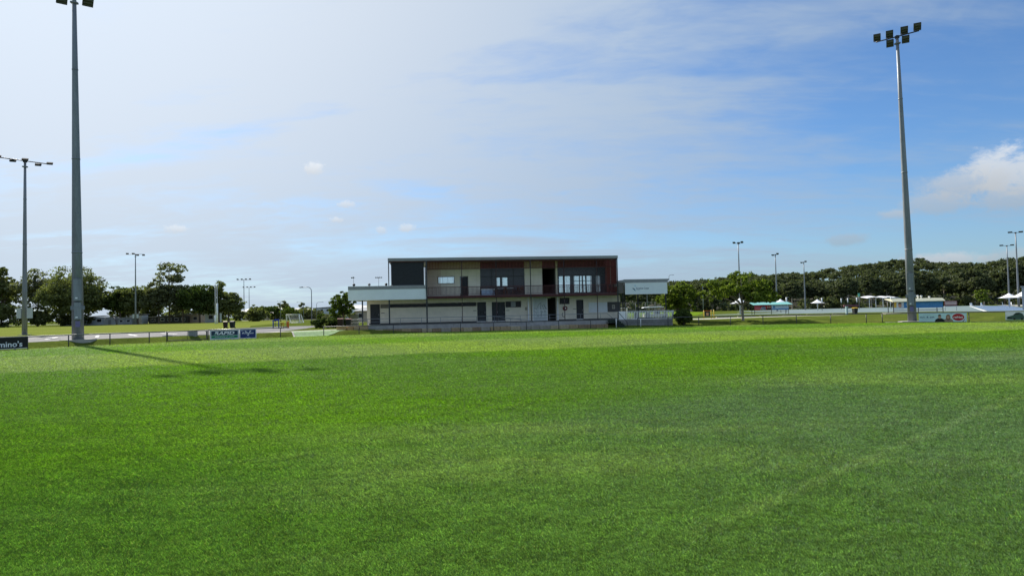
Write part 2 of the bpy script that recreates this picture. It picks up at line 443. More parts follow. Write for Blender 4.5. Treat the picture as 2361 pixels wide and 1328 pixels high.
def turf_material():
    m = bpy.data.materials.new('mown turf'); m.use_nodes = True; t = NT(m.node_tree); b = m.node_tree.nodes['Principled BSDF']
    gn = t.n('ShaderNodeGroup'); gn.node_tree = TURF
    pos = t.n('ShaderNodeNewGeometry').outputs['Position']
    f1 = t.noise(t.mapped(pos, rot=(0, 0, R(-14)), scale=(0.55, 1, 1)), 22, 4, 0.65)
    f2 = t.noise(t.mapped(pos, rot=(0, 0, R(-14)), scale=(0.4, 1, 1)), 5.5, 4, 0.65)
    f3 = t.noise(t.mapped(pos, rot=(0, 0, R(-10)), scale=(0.3, 1, 1)), 1.3, 4, 0.65)
    h = t.m('ADD', t.m('MULTIPLY', f1, 0.4), t.m('ADD', t.m('MULTIPLY', f2, 0.35), t.m('MULTIPLY', f3, 0.25)))
    k = t.ss(h, 0.34, 0.66, 0.22, 0.62)  # base sheet darkened, painting in the shade between tufts
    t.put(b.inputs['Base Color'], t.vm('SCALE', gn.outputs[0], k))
    b.inputs['Roughness'].default_value = 0.9; b.inputs['Specular IOR Level'].default_value = 0.0
    bp = t.n('ShaderNodeBump'); bp.inputs['Distance'].default_value = 0.06; bp.inputs['Strength'].default_value = 0.5
    t.l(h, bp.inputs['Height']); t.l(bp.outputs[0], b.inputs['Normal'])
    return m
def blade_material():
    m = bpy.data.materials.new('grass blade'); m.use_nodes = True; t = NT(m.node_tree); m.node_tree.nodes.clear()
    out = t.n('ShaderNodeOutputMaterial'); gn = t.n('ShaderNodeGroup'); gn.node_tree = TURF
    g = t.n('ShaderNodeNewGeometry')
    k = t.ss(g.outputs['Random Per Island'], 0.0, 1.0, 0.55, 2.35)
    pw = g.outputs['Position']
    cl = t.m('ADD', t.m('MULTIPLY', t.noise(t.mapped(pw, rot=(0, 0, R(-20)), scale=(0.8, 1, 0)), 14.0, 3, 0.6), 0.65), t.m('MULTIPLY', t.noise(t.mapped(pw, rot=(0, 0, R(-20)), scale=(0.7, 1, 0)), 2.2, 4, 0.6), 0.35))
    k = t.m('MULTIPLY', k, t.ss(cl, 0.34, 0.66, 0.66, 1.34))
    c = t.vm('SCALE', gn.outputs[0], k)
    dry = t.ss(g.outputs['Random Per Island'], 0.93, 0.97)
    c = t.mix(t.m('MULTIPLY', dry, 0.55), c, (0.26, 0.25, 0.14))
    d = t.n('ShaderNodeBsdfDiffuse'); t.l(c, d.inputs[0])
    tr = t.n('ShaderNodeBsdfTranslucent'); t.l(t.mix(1.0, c, (1.3, 1.45, 0.5), 'MULTIPLY'), tr.inputs[0])
    ms = t.n('ShaderNodeMixShader'); ms.inputs[0].default_value = 0.40
    t.l(d.outputs[0], ms.inputs[1]); t.l(tr.outputs[0], ms.inputs[2])
    gl = t.n('ShaderNodeBsdfGlossy'); gl.inputs['Roughness'].default_value = 0.55; gl.inputs[0].default_value = (0.8, 0.85, 0.8, 1)
    m2 = t.n('ShaderNodeMixShader'); m2.inputs[0].default_value = 0.02
    t.l(ms.outputs[0], m2.inputs[1]); t.l(gl.outputs[0], m2.inputs[2]); t.l(m2.outputs[0], out.inputs[0])
    return m
def rough_grass(name, c1, c2, c3, sc=0.35):
    m = bpy.data.materials.new(name); m.use_nodes = True; t = NT(m.node_tree); b = m.node_tree.nodes['Principled BSDF']
    pos = t.n('ShaderNodeNewGeometry').outputs['Position']
    a = t.noise(pos, sc, 5, 0.62); f = t.noise(t.mapped(pos, scale=(0.5, 1, 1)), 9.0, 4, 0.65)
    c = t.mix(t.ss(a, 0.36, 0.64), c1, c2)
    a2 = t.noise(t.mapped(pos, scale=(0.5, 1, 1), loc=(7, 3, 0)), sc * 2.7, 5, 0.65)
    c = t.mix(t.ss(a2, 0.52, 0.74, 0, 0.65), c, c3)
    c = t.vm('SCALE', c, t.ss(f, 0.3, 0.7, 0.75, 1.25))
    t.put(b.inputs['Base Color'], c); b.inputs['Roughness'].default_value = 0.95; b.inputs['Specular IOR Level'].default_value = 0.0
    bp = t.n('ShaderNodeBump'); bp.inputs['Distance'].default_value = 0.08; bp.inputs['Strength'].default_value = 0.6
    t.l(f, bp.inputs['Height']); t.l(bp.outputs[0], b.inputs['Normal'])
    return m
turf = turf_material()
verge = rough_grass('verge grass', (0.064, 0.088, 0.017), (0.100, 0.130, 0.024), (0.128, 0.106, 0.048))
field_far = rough_grass('dry far field grass', (0.142, 0.178, 0.034), (0.170, 0.192, 0.045), (0.195, 0.175, 0.07), 0.06)

def spaced(a, b, near0, near1, step, grow=1.22):
    v = list(np.arange(near0, near1 + step / 2, step)); d = step; x = v[-1]
    while x < b: d *= grow; x += d; v.append(x)
    d = step; x = v[0]; pre = []
    while x > a: d *= grow; x -= d; pre.append(x)
    return np.array(pre[::-1] + v)
gx = spaced(-4000, 4000, -56, 62, 0.8); gy = spaced(-300, 5500, 40, 84, 0.7)
GX, GY = np.meshgrid(gx, gy); GZ = height(GX, GY)
nx, ny = len(gx), len(gy)
me = bpy.data.meshes.new('ground')
me.from_pydata(np.stack([GX, GY, GZ], -1).reshape(-1, 3).tolist(), [], [(j * nx + i, j * nx + i + 1, (j + 1) * nx + i + 1, (j + 1) * nx + i) for j in range(ny - 1) for i in range(nx - 1)])
me.polygons.foreach_set('use_smooth', [True] * len(me.polygons)); me.materials.append(verge)
structure(link(bpy.data.objects.new('ground', me)))

def sheet(name, pts, z, m):
    b = MB(); b.poly([(x, y, z) for x, y in pts]); o = b.build(name, m)
    if o.data.polygons[0].normal.z < 0: o.data.flip_normals()
    return structure(o)
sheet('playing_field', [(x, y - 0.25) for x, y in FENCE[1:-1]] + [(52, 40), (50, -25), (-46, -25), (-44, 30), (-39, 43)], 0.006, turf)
sheet('far_field', [(-60, 74), (-44.5, 82), (-40, 104), (-46, 120), (-54, 160), (-63, 200), (-92, 268), (-140, 296), (-166, 300), (-160, 238), (-171, 216), (-300, 200), (-240, 74)], PLAT + 0.004, field_far)
sheet('far_field', [(36, 134), (58, 205), (70, 300), (30, 300), (24, 140)], PLAT + 0.004, rough_grass('bright far grass', (0.11, 0.19, 0.015), (0.13, 0.20, 0.018), (0.15, 0.17, 0.03), 0.08))
sheet('car_park', [(-43, 40), (-38.6, 48.4), (-36.5, 53.2), (-33.8, 57.6), (-29.9, 61.2), (-24.6, 65.5), (-24.2, 72), (-25.5, 84), (-29, 105), (-36, 105), (-43.5, 81), (-50, 74.5), (-64, 62), (-64, 40)], PLAT + 0.008, asphalt)
for (a, b_) in (((-44.0, 56.6), (-41.0, 56.2)), ((-44.4, 66.6), (-41.3, 60.4)), ((-42.5, 70.0), (-38.9, 63.9)), ((-40.6, 72.2), (-36.1, 65.6)), ((-38.4, 74.6), (-34.1, 69.4)), ((-46.3, 63.2), (-43.2, 57.3))):
    a = Vector(a); b_ = Vector(b_); n = (b_ - a).normalized(); q = Vector((-n.y, n.x)) * 0.13
    sheet('parking_line', [tuple(a + q), tuple(a - q), tuple(b_ - q), tuple(b_ + q)], PLAT + 0.012, line_white)
sheet('footpath', [(-24.45, 65.9), (-22.6, 67.9), (-17.2, 74.6), (-14.5, 76.0), (-15.4, 77.2), (-18.4, 75.6), (-23.4, 69.6), (-24.2, 70.5)], PLAT + 0.012, concrete_pale)
sheet('distant_road', [(-330, 345), (-170, 322), (-110, 298), (-60, 262), (-30, 200), (-22, 200), (-50, 272), (-108, 312), (-170, 338), (-330, 365)], PLAT + 0.008, road_pale)
# pale green artificial turf ramp that leads down through the gap in the fence
syn = mat('pale synthetic turf', (0.19, 0.30, 0.13), 0.95, 0.2, 4.0, 0.4, dirt=((0.24, 0.26, 0.16), 0.5))
ap = []
N = 8
for i in range(N + 1):
    t = i / N
    l = Vector((-20.9, 65.4)).lerp(Vector((-22.3, 68.4)), t); r = Vector((-18.2, 66.9)).lerp(Vector((-15.2, 74.4)), t)
    ap.append([(l.lerp(r, k / 6)) for k in range(7)])
b = MB(); vs = [(p.x, p.y, float(height(p.x, p.y)) + 0.02) for row in ap for p in row]
b.add(vs, [(j * 7 + i, j * 7 + i + 1, (j + 1) * 7 + i + 1, (j + 1) * 7 + i) for j in range(N) for i in range(6)], True)
structure(b.build('turf_ramp', syn))
edge = [ap[i][0] for i in range(N + 1)]
eb = MB()
for i in range(N):
    p, q = edge[i], edge[i + 1]; n = (q - p).normalized(); s_ = Vector((-n.y, n.x)) * 0.07
    eb.add([(c.x, c.y, float(height(c.x, c.y)) + 0.035) for c in (p + s_, p - s_, q - s_, q + s_)], [(0, 1, 2, 3)])
structure(eb.build('ramp_edging', concrete_pale))
# netball courts on the right
court_teal = mat('pale teal court', (0.145, 0.195, 0.195), 0.8, 0.08, 0.25)
court_blue = mat('blue court', (0.105, 0.165, 0.26), 0.8, 0.08, 0.25)
sheet('netball_court', [(36, 131), (56.5, 124.4), (64.2, 122.6), (68.5, 114), (71.8, 104), (80, 99.5), (166, 240), (152, 262), (110, 262), (70, 215), (60, 150), (41, 138)], PLAT + 0.008, court_teal)
sheet('court_surface', [(73.4, 105.2), (79.8, 101.6), (154, 214), (147, 218)], PLAT + 0.012, court_blue)
for p, q in (((72.9, 105.4), (147, 219.5)), ((96, 139.6), (103.2, 136.6))):
    p = Vector(p); q = Vector(q); n = (q - p).normalized(); s_ = Vector((-n.y, n.x)) * 0.22
    sheet('court_line', [tuple(p + s_), tuple(p - s_), tuple(q - s_), tuple(q + s_)], PLAT + 0.016, line_white)
gravel_m = mat('pale gravel', (0.30, 0.285, 0.26), 0.95, 0.2, 0.5, 0.4)
sheet('gravel_yard', [(82, 98), (98, 92), (210, 230), (170, 240)], PLAT + 0.006, gravel_m)
sheet('footpath', [(22, 87.5), (25, 86.5), (31, 91.5), (41.5, 96.2), (46.5, 95.0), (46.5, 97.0), (41, 99.2), (31, 96.8), (22, 92.5)], PLAT + 0.008, concrete_pale)
# concrete kerb pieces along the right-hand path
wheel_labels = ['leftmost cream concrete wheel stop, nearest the spreading tree trunk', 'second cream wheel stop from the spreading tree, before the red banner', 'third cream wheel stop from the spreading tree, before the blue and white banner', 'fourth cream wheel stop from the spreading tree, just past the teal shelter', 'second last cream wheel stop, left of the water bollard', 'rightmost cream wheel stop, nearest the yellow lidded bin']
kerb_proto = None
for i, (x, y) in enumerate(((30.8, 99.2), (34.4, 100.6), (38.2, 101.9), (42.0, 102.8), (45.8, 103.2), (49.6, 103.0))):
    if kerb_proto is None:
        kerb_proto = MB().box(-1.35, 1.35, -0.15, 0.15, 0, 0.16).build('wheel_stop', mat('cream kerb', (0.52, 0.46, 0.33), 0.9, 0.15, 2)); o = kerb_proto
    else: o = kerb_proto.copy(); COL.objects.link(o)
    o.location = (x, y, PLAT); o.rotation_euler.z = R(12 - i * 4)
    tag(o, wheel_labels[i], 'wheel stop', 'cream wheel stops beside the right path')

# ------------------------------------------------------------------ grass blades on the near turf
def tuft_mesh(seed, nb=44, rad=0.05):
    rg = np.random.default_rng(seed); V = []
    for i in range(nb):
        a = rg.uniform(0, 2 * math.pi); r = rad * math.sqrt(rg.uniform(0, 1)); bx, by = r * math.cos(a), r * math.sin(a)
        h = rg.uniform(0.011, 0.027); wd = rg.uniform(0.0019, 0.0038)
        la = rg.normal(2.6, 1.0); ln = rg.uniform(0.3, 1.25) * h
        fa = rg.uniform(0, math.pi); dx, dy = math.cos(fa) * wd, math.sin(fa) * wd
        tx, ty = bx + math.cos(la) * ln, by + math.sin(la) * ln
        V.append([(bx - dx, by - dy, 0), (bx + dx, by + dy, 0), (tx + dx * 0.3, ty + dy * 0.3, h), (tx - dx * 0.3, ty - dy * 0.3, h)])
    return quad_mesh('grass_tuft', np.array(V), blade)
blade = blade_material()
protos = [bpy.data.objects.new('grass_tuft', tuft_mesh(20 + i)) for i in range(3)]
N_TUFT = 270000
u = nrg.uniform(0, 1, N_TUFT)
d = 4.4 * (76 / 4.4) ** u          # density falls with distance while the tufts grow, so the sward stays closed
x = nrg.uniform(-0.86, 0.86, N_TUFT) * (d + 0.4)
sc = np.clip((d / 6.0) ** 0.95, 0.85, 12)
szz = np.clip((d / 6.0) ** 0.30, 0.9, 2.2)
inside = (d < fence_y(x) - 0.35 - 0.05 * sc) & (x > -36 - 0 * d) & (x < 48)
x, d, sc, szz = x[inside], d[inside], sc[inside], szz[inside]; N_TUFT = len(d)
P = np.stack([x, d, np.full(N_TUFT, 0.006)], -1)
clump = np.exp(nrg.normal(0, 0.20, N_TUFT)) * (0.95 + 0.16 * np.sin(P[:, 0] * 9.0 / sc + 3 * np.sin(P[:, 1] * 4.0 / sc)) * np.sin(P[:, 1] * 7.0 / sc))
me = bpy.data.meshes.new('turf_grass'); me.vertices.add(N_TUFT); me.vertices.foreach_set('co', P.astype('f').ravel())
at_ = me.attributes.new('sc', 'FLOAT_VECTOR', 'POINT'); at_.data.foreach_set('vector', np.stack([sc * clump, sc * clump, szz * clump], -1).astype('f').ravel())
at_ = me.attributes.new('rot', 'FLOAT_VECTOR', 'POINT'); rr = np.zeros((N_TUFT, 3)); rr[:, 2] = nrg.normal(0, 0.7, N_TUFT) + 0.9 * np.sin(P[:, 0] * 0.35 + P[:, 1] * 0.22); at_.data.foreach_set('vector', rr.astype('f').ravel())
me.materials.append(blade)
grass = link(bpy.data.objects.new('turf_grass', me)); grass['kind'] = 'stuff'
ng = bpy.data.node_groups.new('grass scatter', 'GeometryNodeTree')
ng.interface.new_socket('Geometry', in_out='INPUT', socket_type='NodeSocketGeometry'); ng.interface.new_socket('Geometry', in_out='OUTPUT', socket_type='NodeSocketGeometry')
g = NT(ng); gi = g.n('NodeGroupInput'); go = g.n('NodeGroupOutput'); ip = g.n('GeometryNodeInstanceOnPoints'); gti = g.n('GeometryNodeGeometryToInstance')
for p in protos:
    oi = g.n('GeometryNodeObjectInfo'); oi.inputs['Object'].default_value = p; g.l(oi.outputs['Geometry'], gti.inputs[0])
na = g.n('GeometryNodeInputNamedAttribute', data_type='FLOAT_VECTOR'); na.inputs[0].default_value = 'sc'
nr = g.n('GeometryNodeInputNamedAttribute', data_type='FLOAT_VECTOR'); nr.inputs[0].default_value = 'rot'
rv = g.n('FunctionNodeRandomValue', data_type='INT'); rv.inputs[4].default_value = 0; rv.inputs[5].default_value = 2
g.l(gi.outputs[0], ip.inputs['Points']); g.l(gti.outputs[0], ip.inputs['Instance']); ip.inputs['Pick Instance'].default_value = True
g.l(rv.outputs[2], ip.inputs['Instance Index']); g.l(na.outputs[0], ip.inputs['Scale']); g.l(nr.outputs[0], ip.inputs['Rotation'])
g.l(ip.outputs[0], go.inputs[0])
md = grass.modifiers.new('scatter', 'NODES'); md.node_group = ng
# ------------------------------------------------------------------ clubhouse
def openwall(u0, u1, z0, z1, v0, v1, holes):
    """wall slab with real openings: holes are (ua, ub, za, zb)"""
    us = sorted({u0, u1, *[q for h in holes for q in h[:2] if u0 < q < u1]}); zs = sorted({z0, z1, *[q for h in holes for q in h[2:] if z0 < q < z1]})
    solid = lambda i, j: 0 <= i < len(us) - 1 and 0 <= j < len(zs) - 1 and not any(h[0] <= (us[i] + us[i + 1]) / 2 <= h[1] and h[2] <= (zs[j] + zs[j + 1]) / 2 <= h[3] for h in holes)
    b = MB()
    for i in range(len(us) - 1):
        for j in range(len(zs) - 1):
            if not solid(i, j): continue
            a, c, e, f = us[i], us[i + 1], zs[j], zs[j + 1]
            b.poly([(a, v0, e), (c, v0, e), (c, v0, f), (a, v0, f)]); b.poly([(c, v1, e), (a, v1, e), (a, v1, f), (c, v1, f)])
            if not solid(i - 1, j): b.poly([(a, v1, e), (a, v0, e), (a, v0, f), (a, v1, f)])
            if not solid(i + 1, j): b.poly([(c, v0, e), (c, v1, e), (c, v1, f), (c, v0, f)])
            if not solid(i, j - 1): b.poly([(a, v0, e), (a, v1, e), (c, v1, e), (c, v0, e)])
            if not solid(i, j + 1): b.poly([(a, v0, f), (c, v0, f), (c, v1, f), (a, v1, f)])
    return b
ORG = (-9.178, 73.5); TURN = R(7.0)
def bworld(u, v, z=0.0): return (ORG[0] + u * math.cos(TURN) - v * math.sin(TURN), ORG[1] + u * math.sin(TURN) + v * math.cos(TURN), z)
club = empty('clubhouse', (*ORG, 0), 'two storey cream clubhouse with dark red balcony battens and a flat grey roof', 'building', rz=TURN)
FL = 0.88            # ground floor level
UF = 3.84            # balcony floor level
# ground floor
gh = [(-6.22, -5.16, FL - .05, 3.12), (-4.14, 5.5, 2.68, 3.12), (5.56, 6.57, FL - .05, 3.12), (7.21, 8.71, FL - .05, 3.1), (8.76, 10.54, 2.45, 3.16), (13.57, 14.55, FL - .05, 3.49), (14.97, 16.09, 2.70, 3.42), (16.89, 17.72, FL - .05, 3.16)]
openwall(-6.58, 22.05, FL - .05, 3.58, 2.4, 2.62, gh).build('wall', cream, club)
openwall(-6.58, 22.05, FL - .05, 3.58, 11.3, 11.5, [(13.4, 14.7, FL, 3.3)]).build('wall', cream, club)
box('wall', cream, club, -6.58, -6.36, 2.62, 11.3, FL - .05, 3.58); box('wall', cream, club, 21.83, 22.05, 2.62, 11.3, FL - .05, 3.58)
box('floor', concrete, club, -6.58, 22.05, 2.4, 11.5, 0.3, FL - .052)
box('wall_base', dark_metal, club, -6.36, 5.5, 2.36, 2.397, FL, FL + 0.13)
box('wall_base', dark_metal, club, 14.8, 16.85, 2.36, 2.397, FL, FL + 0.10); box('wall_base', dark_metal, club, 17.75, 22.05, 2.36, 2.397, FL, FL + 0.10)
for u0, u1 in ((13.2, 13.56), (14.56, 14.9)): box('passage_wall', interior, club, u0, u1, 2.64, 11.28, FL, 3.55)
steel = mat('brushed steel', (0.5, 0.5, 0.5), 0.35, 0.1, 5, metal=0.8)
def door(u0, u1, z1, letter=None, leaves=1, base=white_metal):
    wd = (u1 - u0 - 0.04) / leaves
    for k in range(leaves):
        d = box('door', door_dark, club, u0 + 0.02 + k * wd, u0 + 0.02 + (k + 1) * wd - 0.015, 2.46, 2.52, FL + 0.13 if base else FL + 0.01, z1 - 0.03)
        MB().tube([(u0 + 0.02 + (k + 1) * wd - 0.12, 2.43, FL + 0.95), (u0 + 0.02 + (k + 1) * wd - 0.12, 2.43, FL + 1.2)], 0.018, 6).build('handle', steel, d)
        if letter and k == 0: text_mesh('lettering', letter, letter_black, d, (u0 + u1) / 2, FL + 1.12, 0.42, 0.5, 2.455)
        if base: box('kick_plate', mat('scuffed kick plate', (0.5, 0.5, 0.48), 0.5, 0.15, 5), d, u0 + 0.03 + k * wd, u0 + k * wd + wd - 0.01, 2.45, 2.52, FL + 0.005, FL + 0.127)
    MB().box(u0, u0 + 0.02, 2.395, 2.6, FL, z1).box(u1 - 0.02, u1, 2.395, 2.6, FL, z1).box(u0 + 0.02, u1 - 0.02, 2.395, 2.6, z1 - 0.03, z1).build('door_frame', dark_metal, club)
door(-6.22, -5.16, 3.12, 'A'); door(5.56, 6.57, 3.12, 'H'); door(7.21, 8.71, 3.1, None, 2); door(16.89, 17.72, 3.16)
def window(parent, u0, u1, z0, z1, panes, gm, v=2.45, fm=dark_metal, t=0.05, rows=1):
    f = MB().box(u0, u1, v, v + 0.08, z0, z0 + t).box(u0, u1, v, v + 0.08, z1 - t, z1).box(u0, u0 + t, v, v + 0.08, z0 + t, z1 - t).box(u1 - t, u1, v, v + 0.08, z0 + t, z1 - t)
    wd = (u1 - u0 - 2 * t) / panes; hd = (z1 - z0 - 2 * t) / rows
    for k in range(1, panes): f.box(u0 + t + k * wd - t / 3, u0 + t + k * wd + t / 3, v + .005, v + 0.075, z0 + t, z1 - t)
    for k in range(1, rows): f.box(u0 + t, u1 - t, v + .01, v + 0.07, z0 + t + k * hd - t / 3, z0 + t + k * hd + t / 3)
    fo = f.build('window', fm, parent)
    for k in range(panes):
        for j in range(rows):
            box('pane', gm[k % len(gm)] if isinstance(gm, list) else gm, fo, u0 + t + k * wd + t / 3, u0 + t + (k + 1) * wd - t / 3, v + 0.03, v + 0.045, z0 + t + j * hd + t / 3, z0 + t + (j + 1) * hd - t / 3)
    return fo
window(club, -4.14, 5.5, 2.68, 3.12, 12, glaz_dark)
box('wall_panel', mat('mid grey panel', (0.16, 0.15, 0.135), 0.8, 0.1, 3), club, -5.11, -4.22, 2.375, 2.397, 2.66, 3.10)
grey_pane = mat('grey pane', (0.20, 0.22, 0.22), 0.3, 0.08, 2, spec=0.5)
window(club, 8.76, 10.54, 2.45, 3.16, 3, [glaz_dark, grey_pane, glaz_dark])
win2 = window(club, 14.97, 16.09, 2.70, 3.42, 1, glaz_dark, v=2.36, t=0.1)
# mural screen: pale boards with a loose grey line drawing
mural = box('mural_panel', mat('pale mural panel', (0.52, 0.56, 0.55), 0.6, 0.06, 2, dirt=((0.30, 0.36, 0.34), 0.5)), club, 11.84, 13.51, 2.30, 2.396, FL - 0.03, 3.50)
mk = MB(); ink = mat('grey ink', (0.17, 0.19, 0.19), 0.7, 0.2, 8)
for path, wd in (([(12.40, 2.35), (12.45, 2.62), (12.62, 2.82), (12.80, 2.90), (12.76, 2.70), (12.72, 2.2)], 0.045), ([(12.88, 2.70), (13.02, 2.40), (13.06, 2.15)], 0.05), ([(13.10, 2.75), (13.22, 2.45), (13.36, 2.32), (13.38, 2.15)], 0.07),
                 ([(12.05, 2.28), (12.14, 2.34), (12.22, 2.28), (12.20, 2.15)], 0.07), ([(12.0, 2.02), (12.1, 1.98), (12.22, 1.7)], 0.06), ([(12.72, 1.95), (12.95, 1.92), (12.82, 1.7), (12.8, 1.55)], 0.06), ([(13.15, 1.98), (13.28, 2.0), (13.2, 1.85)], 0.06), ([(12.36, 1.35), (12.42, 1.52), (12.50, 1.35)], 0.04), ([(12.60, 1.36), (12.60, 1.54), (12.7, 1.46)], 0.04), ([(12.80, 1.36), (12.84, 1.52), (12.92, 1.5)], 0.04)):
    for (a, c), (e, f) in zip(path, path[1:]):
        n = Vector((e - a, f - c)); n = Vector((-n.y, n.x)).normalized() * wd / 2
        mk.poly([(a + n.x, 2.296, c + n.y), (a - n.x, 2.296, c - n.y), (e - n.x, 2.296, f - n.y), (e + n.x, 2.296, f + n.y)])
mk.build('drawing', ink, mural, kind='stuff')
for u in (11.84, 13.44): box('edge_strip', white_paint, mural, u, u + 0.07, 2.285, 2.30, FL - 0.03, 3.50)
for k in range(3): box('grid_bar', white_paint, mural, 12.14 + k * 0.42, 12.175 + k * 0.42, 2.288, 2.299, 1.3, 2.4)
box('grid_bar', white_paint, mural, 12.0, 13.44, 2.284, 2.287, 2.02, 2.07)
for u0, u1 in ((11.27, 11.41), (14.63, 14.77)): box('column', white_paint, club, u0, u1, 2.20, 2.34, FL, 3.56)
box('ceiling_light', mat('dull light diffuser', (0.6, 0.62, 0.6), 0.5, 0.05, 3), club, 13.7, 14.0, 2.7, 2.9, 3.38, 3.46)
hr = MB(); hr.add([(15.56 + 0.27 * math.cos(t * math.pi / 8), 2.27, 2.22 + 0.27 * math.sin(t * math.pi / 8)) for t in range(16)] + [(15.56 + 0.27 * math.cos(t * math.pi / 8), 2.395, 2.22 + 0.27 * math.sin(t * math.pi / 8)) for t in range(16)], [tuple(range(16))] + [(i, (i + 1) % 16, (i + 1) % 16 + 16, i + 16) for i in range(16)])
hose = hr.build('hose_reel', mat('red hose reel', (0.16, 0.03, 0.025), 0.5, 0.1, 4), club)
b = MB(); b.add([(15.60 + 0.09 * math.cos(t * math.pi / 5), 2.262, 2.24 + 0.09 * math.sin(t * math.pi / 5)) for t in range(10)], [tuple(range(10))]); b.build('hub', white_paint, hose)
MB().tube([(15.3, 2.34, 1.75), (15.2, 2.32, 1.5), (15.3, 2.32, 1.3), (15.5, 2.34, 1.22)], 0.03, 6).build('hose', black_paint, hose)
for k in range(2):
    u0 = 18.31 + k * 1.11; s = box('roller_shutter', white_metal, club, u0, u0 + 1.09, 2.35, 2.397, 1.67, 2.82)
    for q in range(9): box('slat', white_metal, s, u0 + 0.03, u0 + 1.06, 2.33, 2.349, 1.70 + q * 0.122, 1.80 + q * 0.122)
gp = box('notice_panel', mat('dark taupe panel', (0.10, 0.095, 0.095), 0.8, 0.1, 3), club, 20.53, 22.05, 2.345, 2.397, 1.70, 2.84)
MB().box(21.06, 21.10, 2.33, 2.344, 2.06, 2.48).box(21.34, 21.38, 2.33, 2.344, 2.06, 2.48).box(21.10, 21.34, 2.33, 2.344, 2.44, 2.48).box(21.10, 21.34, 2.33, 2.344, 2.06, 2.10).build('frame', cream, gp)
box('plate', mat('dull plate', (0.25, 0.24, 0.22), 0.5, 0.1, 4), gp, 21.14, 21.30, 2.335, 2.344, 2.12, 2.42)
for u, z in ((-5.05, 2.10), (5.10, 2.16), (8.80, 2.10), (16.5, 2.12)): box('door_sign', black_paint, club, u, u + 0.38, 2.38, 2.397, z, z + 0.05)
MB().box(11.0, 11.22, 2.32, 2.397, 2.1, 2.45).build('meter_box', mat('meter box', (0.33, 0.30, 0.22), 0.7, 0.1, 4), club)
# upper floor
openwall(-0.1, 21.12, 3.60, UF, 0.02, 11.5, []).build('floor_slab', concrete, club)
box('floor_beam', maroon, club, 0.02, 21.14, -0.06, 0.018, 3.57, 3.83)
uh = [(1.22, 3.09, 5.24, 6.05), (3.69, 4.60, UF, 6.02), (5.97, 10.99, UF, 6.86), (13.03, 14.52, UF, 6.77), (14.82, 20.53, UF, 6.84)]
openwall(0.0, 21.12, UF, 7.64, 2.42, 2.62, uh).build('wall', mat('cladding backing', (0.30, 0.27, 0.22), 0.9, 0.05, 2), club)
pan = [(0.02, 1.22, UF + .01, 5.24), (0.02, 1.22, 5.25, 6.05), (0.02, 1.22, 6.06, 7.62), (1.23, 2.15, UF + .01, 5.235), (2.16, 3.08, UF + .01, 5.235), (1.23, 2.15, 6.06, 7.62), (2.16, 3.08, 6.06, 7.62), (3.09, 3.68, UF + .01, 6.05), (3.09, 3.68, 6.06, 7.62),
       (3.69, 4.6, 6.06, 7.62), (4.61, 5.55, UF + .01, 6.05), (4.61, 5.55, 6.06, 7.62), (5.56, 5.96, UF + .01, 6.05), (5.56, 5.96, 6.06, 7.62), (11.0, 12.0, UF + .01, 6.05), (11.0, 12.0, 6.06, 7.62), (12.01, 13.02, UF + .01, 6.05), (12.01, 13.02, 6.06, 7.62)]
pan += [(5.97 + k * 0.836, 5.97 + (k + 1) * 0.836 - 0.01, 6.87, 7.62) for k in range(6)] + [(13.03, 14.52, 6.78, 7.62)] + [(14.82 + k * 0.951, 14.82 + (k + 1) * 0.951 - 0.01, 6.85, 7.62) for k in range(6)]
taupe = mat('taupe shaded panel', (0.47, 0.38, 0.29), 0.8, 0.08, 1.0)  # brown of battens and shading painted into the panels under the eave
for (a, c, e, f) in pan:
    over = (a > 5.9 and c < 11.0) or a > 13.0
    if e > 6.7: box('wall_panel', maroon if over else taupe, club, a, c, 2.398, 2.419, e, f)
    elif f > 7: box('wall_panel', panel_cream, club, a, c, 2.398, 2.419, e, 6.80); box('wall_panel', taupe, club, a, c, 2.398, 2.419, 6.81, f)
    else: box('wall_panel', panel_cream, club, a, c, 2.398, 2.419, e, f)
box('column', cream, club, 14.58, 14.76, 2.30, 2.397, UF, 7.6)
bh = [(-0.0 + 0.6, 4.6, 4.3, 7.2), (6.2, 10.2, 4.3, 7.2), (14.6, 20.8, 4.0, 7.2)]
openwall(0.0, 21.12, UF, 7.64, 11.3, 11.5, bh).build('wall', cream, club)
for h in bh: window(club, *h, 6, glass, v=11.36, t=0.06)
box('wall', cream, club, 0.0, 0.18, 2.62, 11.3, UF, 7.64); box('wall', maroon, club, 20.94, 21.12, 2.62, 11.3, UF, 7.64)
for u in (5.3, 12.9, 14.6): box('partition', interior, club, u, u + 0.1, 2.62, 11.3, UF, 7.63)
box('ceiling', interior, club, 0.18, 20.94, 2.62, 11.3, 7.60, 7.639)
window(club, 1.22, 3.09, 5.24, 6.05, 1, glass, v=2.38, t=0.06)
window(club, 3.69, 4.60, UF, 6.02, 1, glaz_dark, v=2.45)
